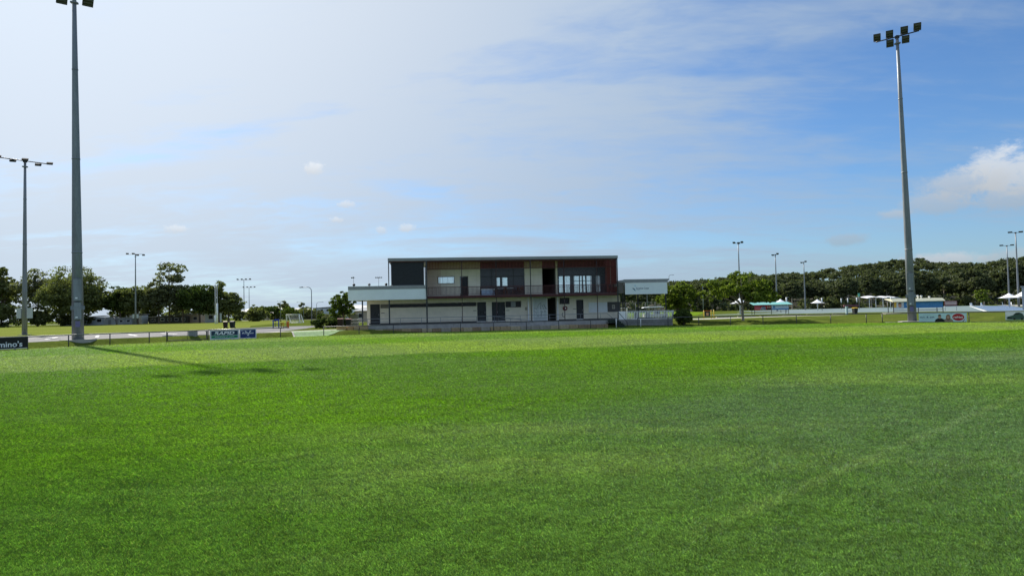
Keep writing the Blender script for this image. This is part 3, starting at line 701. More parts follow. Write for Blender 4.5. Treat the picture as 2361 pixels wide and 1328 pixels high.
# dark shade screens with clear panes let in
def glazing(u0, u1, z0, z1, panes):
    sc_ = openwall(u0, u1, z0, z1, 2.45, 2.52, panes).build('glazed_screen', mat('dark glazed screen', (0.022, 0.023, 0.033), 0.25, 0.15, 2, spec=0.5), club)
    for (a, c, e, f) in panes: box('pane', glass, sc_, a, c, 2.48, 2.492, e, f)
    for k in range(1, int((u1 - u0) / 1.25)):
        x = u0 + k * 1.25
        if not any(a - .05 < x < c + .05 for a, c, e, f in panes): box('mullion', dark_metal, sc_, x - 0.03, x + 0.03, 2.42, 2.449, z0, z1)
    box('transom', dark_metal, sc_, u0, u1, 2.41, 2.449, 5.92, 6.0)
glazing(5.97, 10.99, UF, 6.86, [(7.84, 8.19, 4.9, 5.83), (8.46, 9.03, 4.9, 5.83)])
glazing(14.82, 20.53, UF, 6.84, [(14.94, 15.41, 4.0, 5.88), (15.64, 16.24, 4.0, 5.88), (16.70, 17.29, 4.0, 5.28), (16.70, 17.29, 5.34, 5.88), (17.40, 17.62, 4.0, 5.28), (17.40, 17.62, 5.34, 5.88), (17.76, 18.02, 4.0, 5.28), (17.76, 18.02, 5.34, 5.88), (18.18, 18.77, 4.0, 5.28), (18.18, 18.77, 5.34, 5.88), (19.25, 19.75, 4.0, 5.88)])
box('red_cladding', maroon_bright, club, 20.54, 20.93, 2.40, 2.419, UF, 7.62)
# roof
box('roof', mat('metal roof sheet', (0.28, 0.30, 0.31), 0.5, 0.06, 1), club, -4.06, 21.17, 0.0, 12.2, 7.76, 7.93)
MB().box(-4.10, 21.20, -0.10, -0.002, 7.66, 7.97).box(-4.10, -4.062, 0.0, 12.2, 7.66, 7.97).box(21.172, 21.20, 0.0, 12.2, 7.66, 7.97).build('fascia', roof_grey, club)
box('soffit', soffit, club, -0.1, 21.12, 0.02, 2.395, 7.655, 7.755)
box('eave_beam', maroon, club, -4.0, 21.1, 0.0, 0.10, 7.54, 7.652)
# posts
for u, z0, wd in ((-4.02, 5.05, 0.10), (3.77, FL, 0.075), (7.52, FL, 0.075), (11.30, FL, 0.09), (15.03, FL, 0.075), (18.74, FL, 0.075), (21.08, FL, 0.10)):
    box('post', dark_metal if u in (-4.02, 11.30, 21.08) else mat('dark plum post', (0.05, 0.025, 0.028), 0.5, 0.15, 4), club, u - wd / 2, u + wd / 2, -0.065 - wd, -0.065, z0, 7.64)
box('post', dark_metal, club, -0.10, 0.06, -0.12, -0.005, FL - 0.2, 7.65)
for u in (-6.85, -4.02): box('post', dark_metal, club, u - 0.07, u + 0.07, 0.16, 0.30, FL - 0.1, 3.52)
# balustrade and the batten screen above it
bal = MB().box(0.10, 20.98, 0.0, 0.06, 4.74, 4.80).build('balustrade', maroon, club)
box('bottom_rail', maroon, bal, 0.10, 20.98, 0.005, 0.05, 3.92, 3.96)
bb = MB()
for k in range(149): u = 0.16 + k * 0.14; bb.box(u - 0.019, u + 0.019, 0.015, 0.04, 3.961, 4.739)
bb.build('balusters', maroon, bal, kind='stuff')
tr = box('top_screen', maroon, club, 0.10, 20.98, 0.02, 0.06, 6.72, 6.78)
bb = MB()
for k in range(129): u = 0.2 + k * 0.16; bb.box(u - 0.016, u + 0.016, 0.025, 0.055, 6.781, 7.538)
for k in range(14): u = 0.10 + k * 0.105; bb.box(u - 0.012, u + 0.012, 0.07, 0.10, 3.98, 7.60)
for k in range(13): u = 19.78 + k * 0.105; bb.box(u - 0.018, u + 0.018, 0.07, 0.10, 3.98, 7.60)
bb.build('battens', maroon_bright, tr, kind='stuff')
for u, nm in ((0.0, maroon_bright), (20.99, maroon_bright)):
    ss_ = MB().box(u, u + 0.05, 0.10, 2.39, 3.86, 3.94).box(u, u + 0.05, 0.10, 2.39, 7.5, 7.6).build('side_screen', maroon, club)
    for k in range(20): v = 0.14 + k * 0.115; box('slat', nm, ss_, u + 0.005, u + 0.045, v - 0.042, v + 0.042, 3.941, 7.499)
# low roof on the left with its pale fascia sign band
box('low_roof', roof_grey, club, -8.28, -0.12, 0.10, 10.5, 4.66, 4.92)
fb = MB().box(-8.31, -0.11, -0.03, 0.097, 4.655, 5.02).box(-8.31, -8.285, 0.1, 10.5, 4.655, 5.02).build('fascia', roof_grey, club)
box('fascia_panel', panel_white, club, -8.31, -0.11, -0.01, 0.05, 3.52, 4.652)
box('fascia_panel', panel_white, club, -8.31, -8.26, 0.055, 3.0, 3.52, 4.652)
box('soffit', mat('pale soffit', (0.45, 0.44, 0.40), 0.8, 0.05, 2), club, -8.25, -0.12, 0.06, 10.4, 3.60, 3.66)
box('terrace_floor', concrete, club, -4.0, -0.12, 0.3, 10.0, 4.925, 4.99)
bl_ = box('shade_blind', screen_dark, club, -3.78, -0.27, 0.12, 0.15, 5.08, 7.52)
box('roller', dark_metal, bl_, -3.9, -0.2, 0.10, 0.20, 7.525, 7.60); box('bottom_bar', dark_metal, bl_, -3.8, -0.25, 0.11, 0.16, 5.04, 5.079)
MB().tube([(-3.95, 0.1, 5.03), (-0.15, 0.1, 5.03)], 0.02, 6).build('guy_rail', galv, club)
box('post', dark_metal, club, -4.05, -3.95, 9.8, 9.9, 4.99, 7.75); box('post', dark_metal, club, -0.25, -0.15, 9.8, 9.9, 4.99, 7.75)
for u, z, tw in ((-7.79, 5.2, 0.3), (-6.17, 5.2, -0.2), (-4.37, 5.2, 0.5)):
    sp = MB().lathe([(0.0, 0.15), (0.11, 0.11), (0.16, 0.0), (0.11, -0.11), (0.0, -0.15)], 10, (u, 1.0, z + 0.02)).build('roof_speaker', mat('speaker grey', (0.2, 0.2, 0.2), 0.6) if u == -6.17 else black_paint, club)
    MB().tube([(u, 1.0, 4.9), (u, 1.0, z - 0.1)], 0.025, 6).build('bracket', dark_metal, sp)

# things standing on the balcony
timber = mat('brown timber', (0.10, 0.045, 0.03), 0.6, 0.2, 4)
def btable(u, label):
    t = empty('balcony_table', bworld(u, 1.3, UF), label, 'table', 'tables on the balcony', TURN)
    box('tabletop', white_paint, t, -0.40, 0.40, -0.35, 0.35, 0.71, 0.74)
    for i in (-1, 1):
        for j in (-1, 1): box('leg', timber, t, i * 0.34 - 0.02, i * 0.34 + 0.02, j * 0.28 - 0.02, j * 0.28 + 0.02, 0, 0.71)
btable(8.15, 'left of two small white topped tables on the balcony before the dark glazing'); btable(9.15, 'right of two small white topped tables on the balcony before the dark glazing')
ch0 = empty('balcony_chair', bworld(7.45, 1.1, UF), 'dark wooden chair on the balcony left of the two white topped tables', 'chair', 'chairs on the balcony', TURN + 1.3)
box('seat', timber, ch0, -0.2, 0.2, -0.2, 0.2, 0.42, 0.46); box('backrest', timber, ch0, -0.2, 0.2, 0.17, 0.2, 0.55, 0.85)
for i in (-1, 1):
    box('leg', timber, ch0, i * 0.18 - 0.02, i * 0.18 + 0.02, -0.2, -0.16, 0, 0.42); box('leg', timber, ch0, i * 0.18 - 0.02, i * 0.18 + 0.02, 0.16, 0.2, 0, 0.85)
for u, v, rz, lb in ((8.65, 1.0, 0.2, 'dark wooden chair on the balcony between the two white topped tables'), (9.9, 1.2, -1.2, 'dark wooden chair just right of the white topped tables on the balcony'), (10.35, 0.9, -0.6, 'rightmost dark wooden chair on the balcony beside the cream wall')):
    c = copy_tree(ch0); c.location = bworld(u, v, UF); c.rotation_euler.z = TURN + rz; c['label'] = lb
ck = empty('storage_chest', bworld(6.75, 1.9, UF), 'white and blue chest standing on the balcony behind the balusters', 'chest', rz=TURN)
box('body', mat('pale blue chest', (0.42, 0.55, 0.72), 0.5, 0.1, 2), ck, -0.72, 0.72, -0.3, 0.3, 0.04, 0.62); box('lid', white_paint, ck, -0.75, 0.75, -0.33, 0.33, 0.62, 0.72)

# ------------------------------------------------------------------ platform in front of the clubhouse
terr = empty('terrace', bworld(0, 0, 0), 'grey concrete terrace and ramp along the front of the clubhouse', 'terrace', rz=TURN)
box('paving', mat('terrace paving', (0.24, 0.235, 0.23), 0.9, 0.15, 1.2, dirt=((0.36, 0.34, 0.31), 0.4)), terr, -6.3, 19.3, -1.45, 2.395, 0.5, FL)
box('paving', concrete, terr, 19.3, 22.2, -1.45, 2.395, 0.5, FL - 0.002)
for k in range(8):
    u0 = -6.3 + k * 3.2; box('front_wall', concrete, terr, u0, u0 + 3.19, -1.62, -1.452, -0.1, FL + 0.02)
MB().prism([(-9.4, 0.44), (-6.32, FL - 0.004), (-6.32, 0.3), (-9.4, 0.3)], -1.4, 1.8, 'y').build('ramp', concrete_pale, terr)
box('lower_ramp', concrete, terr, 8.4, 14.5, -2.32, -1.625, -0.1, 0.55)
wall = empty('stone_wall', bworld(0, -2.5, 0), 'low retaining wall of tan and grey sandstone blocks below the terrace', 'wall', rz=TURN)
def stone_mesh(i):
    rg = random.Random(90 + i); bm = bmesh.new(); bmesh.ops.create_cube(bm, size=1.0)
    bmesh.ops.bevel(bm, geom=bm.edges[:], offset=0.045, segments=1, affect='EDGES')
    for v in bm.verts: v.co += Vector((rg.uniform(-.012, .012), rg.uniform(-.03, .03), rg.uniform(-.02, .02)))
    me = bpy.data.meshes.new('stone'); bm.to_mesh(me); bm.free(); me.materials.append(stone_mats[i % len(stone_mats)]); return me
stone_mats = [mat('sandstone ' + n, c, 0.95, 0.22, 2.2, 0.5, dirt=(dd, 0.6)) for n, c, dd in (('tan', (0.40, 0.29, 0.17), (0.11, 0.09, 0.07)), ('buff', (0.45, 0.36, 0.24), (0.14, 0.12, 0.10)), ('brown', (0.30, 0.21, 0.13), (0.09, 0.08, 0.07)), ('grey', (0.34, 0.30, 0.25), (0.12, 0.11, 0.10)), ('orange', (0.48, 0.29, 0.13), (0.13, 0.10, 0.07)))]
stones = [stone_mesh(i) for i in range(10)]
def stone(u, ln, z0, z1, k, v=0.0):
    o = bpy.data.objects.new('stone', stones[k]); link(o, wall)
    o.location = (u + ln / 2, v + 0.35, (z0 + z1) / 2); o.scale = (ln - 0.03, 0.7, z1 - z0 - 0.015)
u = -11.3
while u < 19.0:
    ln = rnd.uniform(0.85, 1.25)
    if u + ln > 19.2: ln = 19.25 - u
    k = rnd.choice([0, 0, 1, 2, 2, 3, 5, 6, 7, 7]) if u < 8.8 or u > 12.6 else 3
    zt = 0.44 if u > -6 else 0.41
    stone(u, ln, -0.06, zt + rnd.uniform(-.015, .015), k, rnd.uniform(-.03, .03)); u += ln
for u, ln, k in ((-9.25, 1.05, 9), (-8.18, 0.62, 4), (-7.54, 0.60, 5), (-6.92, 0.85, 0)): stone(u, ln, 0.41, 0.83, k, 0.05)

def rail_obj(name, parent, pts, r=0.024, m=galv): return MB().tube(pts, r, 8).build(name, m, parent)
hrl = empty('handrail', bworld(0, -1.4, FL), 'galvanised pipe handrail with a middle rail along the terrace edge', 'handrail', rz=TURN)
rail_obj('top_rail', hrl, [(-7.86, 0.0, 0.02), (-7.86, 0.0, 0.62), (-5, 0, 0.655), (5.0, 0, 0.655), (7.1, 0, 0.655)])
rail_obj('middle_rail', hrl, [(-7.86, 0.0, 0.30), (-5, 0, 0.33), (7.1, 0, 0.33)], 0.016)
rail_obj('top_rail', hrl, [(7.1, 0, 0.655), (13.1, 0, 0.665), (19.3, 0, 0.69), (19.45, 0, 0.69), (20.1, -0.4, 0.02)])
rail_obj('middle_rail', hrl, [(7.1, 0, 0.33), (13.1, 0, 0.33), (14.5, 0, 0.33)], 0.016)
rail_obj('ramp_rail', hrl, [(6.9, -0.25, 0.62), (9.3, -0.28, 0.33), (11.25, -0.3, 0.05), (11.3, -0.3, -0.02), (11.1, -0.3, -0.06)], 0.03)
for u in (-7.86 + 1.1, -6.2, -4.9, -2.8, -0.6, 1.4, 3.6, 5.2, 6.4, 7.1, 9.9, 13.1, 16.5, 18.7): rail_obj('rail_post', hrl, [(u, 0, -0.02), (u, 0, 0.64)], 0.02)
for u, t in ((8.8, 0.38), (10.0, 0.2)): rail_obj('rail_post', hrl, [(u, -0.28, -0.32), (u, -0.28, t)], 0.02)

st = empty('steps', bworld(19.4, -1.62, 0), 'green metal steps climbing to the terrace beside the pavilion', 'steps', rz=TURN)
green_m = mat('dark green step', (0.012, 0.05, 0.022), 0.6, 0.2, 4)
for k in range(5):
    z = 0.84 - k * 0.175; v = -k * 0.27; x0 = 0.0 + k * 0.12 if k > 1 else 0.0
    box('tread', green_m, st, x0 + (0.5 if k > 1 else 0), 1.30 + k * 0.11, v - 0.27, v - 0.005, z - 0.05, z)
    box('riser', black_paint, st, x0 + 0.02 + (0.5 if k > 1 else 0), 1.28 + k * 0.11, v - 0.24, v - 0.20, z - 0.17, z - 0.051)
rail_obj('stair_rail', st, [(1.25, 0.2, 0.86), (1.25, 0.2, 1.62), (1.3, 0.0, 1.62), (1.85, -1.3, 0.55), (1.85, -1.3, 0.0)], 0.03, dark_metal)
for i, (u, v, lb) in enumerate(((19.95, -3.2, 'short white post at the foot of the green steps, left of them'), (22.95, -2.2, 'short white post against the grey block wall under the white balustrade'))):
    p = MB().tube([(0, 0, 0), (0, 0, 0.95)], 0.045, 8).lathe([(0.045, 0.95), (0.06, 0.96), (0.05, 1.0), (0, 1.02)], 8).build('white_post', white_paint)
    p.location = bworld(u, v, 0); tag(p, lb, 'post')

# ------------------------------------------------------------------ pavilion on the right
pav = empty('pavilion', bworld(21.2, 0, 0), 'small open pavilion with grey roof, white balustrade and grey block base', 'pavilion', rz=TURN)
blk = []
for i in range(4):
    rg = random.Random(40 + i); bm = bmesh.new(); bmesh.ops.create_cube(bm, size=1.0); bmesh.ops.bevel(bm, geom=bm.edges[:], offset=0.03, segments=1, affect='EDGES')
    me = bpy.data.meshes.new('block'); bm.to_mesh(me); bm.free()
    me.materials.append(mat('grey block %d' % i, tuple(q * (0.9 + 0.08 * i) for q in (0.21, 0.205, 0.20)), 0.95, 0.2, 2.5, 0.4, dirt=((0.12, 0.11, 0.105), 0.6))); blk.append(me)
for r_ in range(2):
    for k in range(8):
        o = bpy.data.objects.new('block', rnd.choice(blk)); link(o, pav)
        u0 = (-0.42 if r_ else 0.1) + k * 0.76 - (0.0); ln = min(0.75, 5.62 - u0)
        if ln < 0.1: continue
        o.location = (u0 + ln / 2, -1.35, 0.2 + r_ * 0.42 - 0.02); o.scale = (ln, 0.3, 0.41)
box('deck', concrete, pav, -0.42, 5.62, -1.2, 4.0, 0.3, FL - 0.05)
RZ = 0.0
MB().prism([(-0.02, 4.98), (0.66, 5.29), (5.92, 5.29), (5.62, 4.90), (0.66, 4.93)], -0.06, 0.05, 'y').build('fascia', roof_grey, pav)
MB().prism([(-0.5, 4.74), (0.66, 5.26), (5.88, 5.26), (5.66, 4.95), (0.70, 4.97), (-0.45, 4.45)], 0.055, 4.2, 'y').build('roof', mat('taupe roof lining', (0.16, 0.145, 0.135), 0.8, 0.08, 2), pav)
box('side_fascia', mat('brown grey side fascia', (0.13, 0.115, 0.105), 0.8, 0.08, 2), pav, 0.02, 0.62, 0.06, 0.09, 3.75, 4.92)
for u, v in ((0.52, 0.2), (1.76, 3.6), (2.25, 0.2), (5.50, 0.2)): box('post', black_paint, pav, u - 0.06, u + 0.06, v - 0.06, v + 0.06, FL - 0.1, 4.94)
# sign board under the pavilion roof
sg = empty('council_sign', bworld(21.2, -0.10, 0), 'wide pale blue board lettered Sunshine Coast under the pavilion roof', 'sign', rz=TURN)
box('board', panel_white, sg, 0.73, 5.57, -0.03, 0.03, 3.63, 4.88)
MB().box(0.71, 5.59, -0.045, -0.031, 3.61, 3.66).box(0.71, 5.59, -0.045, -0.031, 4.85, 4.90).box(0.71, 0.76, -0.045, -0.031, 3.66, 4.85).box(5.54, 5.59, -0.045, -0.031, 3.66, 4.85).build('trim', white_paint, sg)
navy = mat('navy ink', (0.02, 0.045, 0.11), 0.5, 0.05, 3); teal_ink = mat('teal ink', (0.04, 0.17, 0.28), 0.5, 0.05, 3); sky_ink = mat('light blue ink', (0.25, 0.55, 0.75), 0.5, 0.05, 3)
text_mesh('lettering', 'Sunshine Coast', navy, sg, 2.72, 4.27, 1.46, 0.20, -0.035, bold=0.012)
text_mesh('lettering', 'COUNCIL', teal_ink, sg, 2.22, 4.08, 0.50, 0.06, -0.035)
def swirl(cx, cz, r, a0, a1, w0, y):
    V = []; n = 10
    for i in range(n + 1):
        t = i / n; a = R(a0 + (a1 - a0) * t); k = w0 * math.sin(math.pi * min(max(t, 0.03), 0.97))
        V.append((cx + (r + k) * math.cos(a), y, cz + (r + k) * math.sin(a))); V.append((cx + (r - k) * math.cos(a), y, cz + (r - k) * math.sin(a)))
    b = MB(); b.add(V, [(2 * i, 2 * i + 1, 2 * i + 3, 2 * i + 2) for i in range(n)]); return b
swirl(1.75, 4.32, 0.13, 160, 300, 0.05, -0.036).build('emblem', navy, sg); swirl(1.93, 4.16, 0.14, 120, 290, 0.05, -0.036).build('emblem', teal_ink, sg); swirl(1.85, 4.42, 0.16, 20, 130, 0.03, -0.036).build('emblem', sky_ink, sg)
# white balustrade
wb = empty('white_balustrade', bworld(21.2, -1.32, FL - 0.06), 'white slatted balustrade with solid end panels on the pavilion deck', 'balustrade', rz=TURN)
box('end_panel', white_paint, wb, -0.42, 0.34, -0.03, 0.03, 0.0, 0.92)
ang = MB(); ang.prism([(5.6, 0.0), (5.64, 0.05), (6.32, 1.30), (6.28, 1.33)][::1], 0.0, 0.93, 'z'); ang.build('end_panel', white_paint, wb)
for z in (0.02, 0.86): box('rail', white_paint, wb, 0.34, 5.6, -0.02, 0.02, z, z + 0.05)
sm = MB().box(-0.036, 0.036, -0.018, 0.018, 0.071, 0.859).mesh('slat', white_paint)
for k in range(29):
    o = bpy.data.objects.new('slat', sm); link(o, wb); o.location.x = 0.46 + k * 0.18
ym = mat('cream furniture', (0.5, 0.48, 0.34), 0.6, 0.1, 3)
pt = empty('picnic_table', bworld(24.0, 0.6, FL - 0.05), 'cream picnic table with benches on the pavilion deck behind the white slats', 'table', rz=TURN)
box('tabletop', ym, pt, -0.95, 0.95, -0.35, 0.35, 0.70, 0.75); box('bench', ym, pt, -0.95, 0.95, -0.75, -0.5, 0.42, 0.46); box('bench', ym, pt, -0.95, 0.95, 0.5, 0.75, 0.42, 0.46)
for i in (-0.7, 0.7): box('leg', galv, pt, i - 0.04, i + 0.04, -0.6, 0.6, 0, 0.69)
# ------------------------------------------------------------------ boundary fence, signs, masts
def zf(x, y): return float(height(x, y))
rail_m = mat('dark weathered rail', (0.085, 0.085, 0.085), 0.5, 0.25, 3, metal=0.4)
rail_bright = mat('galvanised rail', (0.20, 0.205, 0.20), 0.4, 0.2, 3, metal=0.5)
def fence(pts, label, h, post_every, bottom=False, rm=rail_bright):
    f = empty('boundary_fence', (*pts[0], 0), label, 'fence', 'runs of the pipe rail fence round the oval')
    o = Vector((*pts[0], 0)); line = [Vector((x, y, 0)) - o for x, y in pts]
    MB().tube([p + Vector((0, 0, h)) for p in line], 0.045, 8).build('top_rail', rm, f)
    if bottom: MB().tube([p + Vector((0, 0, 0.07)) for p in line], 0.025, 6).build('bottom_rail', rail_m, f)
    pm = MB().tube([(0, 0, -0.15), (0, 0, h - 0.02)], 0.042, 8).mesh('post', rail_m)
    acc = 0.0; nxt = 0.0
    for a, c in zip(line, line[1:]):
        L = (c - a).length
        while nxt <= acc + L + 1e-6:
            p = a + (c - a) * ((nxt - acc) / L); q = bpy.data.objects.new('post', pm); link(q, f); q.location = p
            nxt += post_every
        acc += L
    return f
def along(x0, x1, n=12):
    xs = [x0] + [p[0] for p in FENCE if x0 < p[0] < x1] + [x1]
    return [(x, float(fence_y(x))) for x in xs]
fence(along(-38.6, -35.56), 'short run of pipe fence behind the black sign at the far left', 0.93, 3.2)
fence(along(-35.56, -29.35), 'pipe rail fence passing in front of the tall left floodlight mast', 0.93, 2.9)
fence(along(-26.9, -21.3), 'pipe rail fence carrying the green and navy signs on the left', 0.95, 3.2)
fence(along(-18.4, 10.9), 'thin pipe rail fence in front of the stone wall and clubhouse', 0.90, 3.45, rm=rail_m)
fence(along(13.4, 37.3), 'pipe rail fence in front of the grass bank and spreading tree on the right', 0.98, 3.3, rm=rail_m)
fence(along(37.3, 47.6), 'pipe rail fence beside the tall right floodlight mast', 0.98, 3.65, True, rm=rail_m)
# pipe gate with rounded corners
g0, g1 = Vector((-29.25, 57.75, 0)), Vector((-26.96, 60.25, 0)); gl = (g1 - g0).length
gt = empty('pipe_gate', g0, 'grey pipe gate with rounded corners between the tall left mast and the green sign', 'gate', rz=math.atan2(g1.y - g0.y, g1.x - g0.x))
a = 0.06; b_ = gl - 0.06
MB().tube([(a, 0, 0.16), (a, 0, 0.80), (a + .05, 0, 0.88), (a + .14, 0, 0.92), (b_ - .14, 0, 0.92), (b_ - .05, 0, 0.88), (b_, 0, 0.80), (b_, 0, 0.16), (a, 0, 0.16)], 0.034, 8).build('frame', rail_m, gt)
MB().tube([(a, 0, 0.55), (b_, 0, 0.55)], 0.018, 6).build('middle_bar', galv, gt)
MB().tube([(gl / 2, 0, 0.16), (gl / 2, 0, 0.92)], 0.018, 6).build('upright', rail_m, gt)
for q in (0.0, gl): MB().tube([(q, 0, -0.1), (q, 0, 0.97)], 0.04, 8).build('post', rail_m, gt)

def sign_on(p, q, z0, z1, name, label, cat='sign', off=0.06):
    p = Vector(p); q = Vector(q); L = (q - p).length; ang = math.atan2(q.y - p.y, q.x - p.x)
    n = Vector((math.sin(ang), -math.cos(ang)))
    e = empty(name, (p.x + n.x * off, p.y + n.y * off, 0), label, cat, rz=ang); return e, L
def rect(name, m, par, x0, x1, z0, z1, y=-0.021, d=0.002): return box(name, m, par, x0, x1, y - d, y, z0, z1)
ink_white = mat('white print', (0.80, 0.82, 0.84), 0.5, 0.03, 2); ink_black = mat('black print', (0.010, 0.010, 0.012), 0.45, 0.1, 2)
sign_navy = mat('navy print', (0.018, 0.036, 0.15), 0.5, 0.06, 2); sign_green = mat('green print', (0.018, 0.23, 0.10), 0.5, 0.06, 2); sign_teal_dark = mat('dark navy print', (0.012, 0.036, 0.075), 0.5, 0.06, 2)
sign_pale = mat('pale blue print', (0.52, 0.69, 0.74), 0.5, 0.05, 1); sign_silver = mat('silver sign board', (0.55, 0.60, 0.63), 0.5, 0.05, 1)
red_ink = mat('red print', (0.42, 0.02, 0.03), 0.5, 0.06, 2); skin_ink = mat('skin tone print', (0.50, 0.29, 0.21), 0.6, 0.05, 3); hair_ink = mat('brown hair print', (0.22, 0.12, 0.07), 0.6, 0.1, 3)
# black pizza sign, running out of the frame on the left
sx = -35.58; e, L = sign_on((-38.3, float(fence_y(-38.3))), (sx, float(fence_y(sx))), 0, 0, 'fence_sign', "black fence sign with white lower case lettering ending in nino's")
box('board', ink_black, e, 0, L, -0.02, 0.0, 0.14, 0.90); rect('border', sign_silver, e, 0.0, L, 0.10, 0.139)
text_mesh('lettering', "Domino's", ink_white, e, L - 0.35 - 1.2, 0.44, 2.4, 0.42, -0.026, bold=0.02)
e['label'] = "black fence sign at the far left with bold white lettering ending in mino's"
# green hire sign and navy club sign
e, L = sign_on((-26.80, float(fence_y(-26.80))), (-24.75, float(fence_y(-24.75))), 0, 0, 'fence_sign', 'silver edged fence sign with RAPID over a green strip')
box('board', sign_silver, e, 0.0, L - 0.02, -0.02, 0, 0.06, 0.90)
rect('print_panel', sign_teal_dark, e, 0.12, L - 0.13, 0.45, 0.83); rect('print_panel', sign_green, e, 0.12, L - 0.13, 0.19, 0.42)
text_mesh('lettering', 'RAPID', ink_white, e, L / 2 - 0.02, 0.635, L * 0.68, 0.27, -0.026, shear=0.25, bold=0.03)
text_mesh('lettering', 'EQUIPMENT HIRE', ink_white, e, L / 2, 0.305, L * 0.66, 0.085, -0.026, shear=0.2)
text_mesh('lettering', 'www.rapidhire.com.au', ink_black, e, L / 2 - 0.04, 0.115, L * 0.72, 0.06, -0.026)
MB().poly([(0.28, -0.0265, 0.52), (0.42, -0.0265, 0.60), (0.60, -0.0265, 0.60), (0.47, -0.0265, 0.52)]).build('emblem', sign_green, e)
e, L = sign_on((-24.73, float(fence_y(-24.73))), (-23.55, float(fence_y(-23.55))), 0, 0, 'fence_sign', 'square navy fence sign with a white winged V emblem and script')
box('board', ink_white, e, 0.0, L, -0.02, 0, 0.08, 0.92); rect('print_panel', sign_navy, e, 0.05, L - 0.06, 0.13, 0.87)
text_mesh('lettering', 'The', ink_white, e, 0.22, 0.79, 0.22, 0.07, -0.026, shear=0.3)
text_mesh('lettering', 'Ridges', ink_white, e, L / 2 - 0.02, 0.55, L * 0.70, 0.20, -0.026, shear=0.2, bold=0.01)
text_mesh('lettering', 'TAVERN', sky_ink, e, L / 2, 0.22, L * 0.26, 0.05, -0.026)
c = L / 2
MB().poly([(c - .30, -0.027, 0.76), (c - .18, -0.027, 0.76), (c - .08, -0.027, 0.62), (c - .16, -0.027, 0.62)]).poly([(c + .30, -0.027, 0.80), (c + .18, -0.027, 0.78), (c + .08, -0.027, 0.62), (c + .16, -0.027, 0.62)]).poly([(c - .10, -0.027, 0.42), (c, -0.027, 0.30), (c + .10, -0.027, 0.42)]).build('emblem', ink_white, e)
# right-hand signs
e, L = sign_on((39.95, float(fence_y(39.95))), (43.0, float(fence_y(43.0))), 0, 0, 'fence_sign', 'pale blue fence sign with sam & ash, two people and a red disc')
L0 = L; box('board', sign_pale, e, 0.02, L - 0.02, -0.02, 0, 0.10, 0.94)
text_mesh('lettering', 'sam & ash', sign_navy, e, L * 0.18, 0.56, L * 0.31, 0.14, -0.026, bold=0.025); text_mesh('lettering', 'Local agents', sign_navy, e, L * 0.18, 0.74, L * 0.15, 0.05, -0.026); text_mesh('lettering', 'buying & selling homes', sign_navy, e, L * 0.2, 0.40, L * 0.23, 0.04, -0.026)
def disc(cx, cz, rx, rz, y, n=20): return [(cx + rx * math.cos(2 * math.pi * k / n), y, cz + rz * math.sin(2 * math.pi * k / n)) for k in range(n)]
def figure(par, cx, z0, sc, top, hair, longhair):
    MB().poly([(cx - .42 * sc, -0.024, z0), (cx + .42 * sc, -0.024, z0), (cx + .36 * sc, -0.024, z0 + .22 * sc), (cx + .14 * sc, -0.024, z0 + .34 * sc), (cx - .14 * sc, -0.024, z0 + .34 * sc), (cx - .34 * sc, -0.024, z0 + .22 * sc)]).build('shirt', top, par)
    if longhair: MB().poly(disc(cx, z0 + .42 * sc, .19 * sc, .30 * sc, -0.0245)).build('hair', hair, par)
    MB().poly(disc(cx, z0 + .48 * sc, .125 * sc, .19 * sc, -0.0255)).build('face', skin_ink, par)
    MB().poly([(cx + .135 * sc * math.cos(t * math.pi / 8), -0.0265, z0 + .56 * sc + .13 * sc * math.sin(t * math.pi / 8)) for t in range(9)]).build('hair', hair, par)
pr = rect('print_panel', sign_pale, e, L * 0.31, L * 0.72, 0.11, 0.93, -0.021, 0.001)
figure(e, L * 0.445, 0.10, 1.02, ink_black, mat('black hair print', (0.02, 0.016, 0.014), 0.6, 0.1, 3), False); figure(e, L * 0.62, 0.10, 0.98, mat('fawn print', (0.32, 0.24, 0.19), 0.6, 0.1, 3), hair_ink, True)
for q in range(3):
    MB().poly([(L * .64 + q * .06, -0.0232, .80 + q * 0), (L * .65 + q * .06, -0.0232, .80), (L * .70 + q * .06, -0.0232, .93), (L * .69 + q * .06, -0.0232, .93)]).build('stripe', ink_white if q % 2 else sign_navy, e)
    MB().poly([(L * .88 + q * .09, -0.0232, .12), (L * .90 + q * .09, -0.0232, .12), (min(L * .94 + q * .09, L - .03), -0.0232, .30), (L * .925 + q * .06, -0.0232, .30)]).build('stripe', ink_black if q % 2 else ink_white, e)
MB().poly(disc(L * .825, .54, .53, .37, -0.0275, 28)).build('disc_rim', ink_white, e); MB().poly(disc(L * .825, .54, .49, .34, -0.0285, 28)).build('disc', red_ink, e)
text_mesh('lettering', 'reNet', ink_white, e, L * .825, .53, .76, .20, -0.030, bold=0.02)
e, L = sign_on((45.22, float(fence_y(45.22))), (47.4, float(fence_y(47.4))), 0, 0, 'fence_sign', 'grey fence sign at the far right picturing a dark green car')
box('board', sign_silver, e, 0.04, L, -0.02, 0, 0.12, 0.98); rect('grass_strip', mat('grass print', (0.16, 0.25, 0.06), 0.7, 0.15, 3), e, 0.04, L, 0.12, 0.25)
car_g = mat('dark green car print', (0.03, 0.075, 0.06), 0.4, 0.25, 2); car_k = mat('dark car glass print', (0.006, 0.016, 0.015), 0.3, 0.1, 3)
MB().poly([(.12, -0.025, .36), (.22, -0.025, .55), (.62, -0.025, .66), (.85, -0.025, .88), (1.15, -0.025, .92), (1.36, -0.025, .80), (1.48, -0.025, .52), (1.46, -0.025, .28), (.95, -0.025, .26), (.2, -0.025, .31)]).build('car_print', car_g, e)
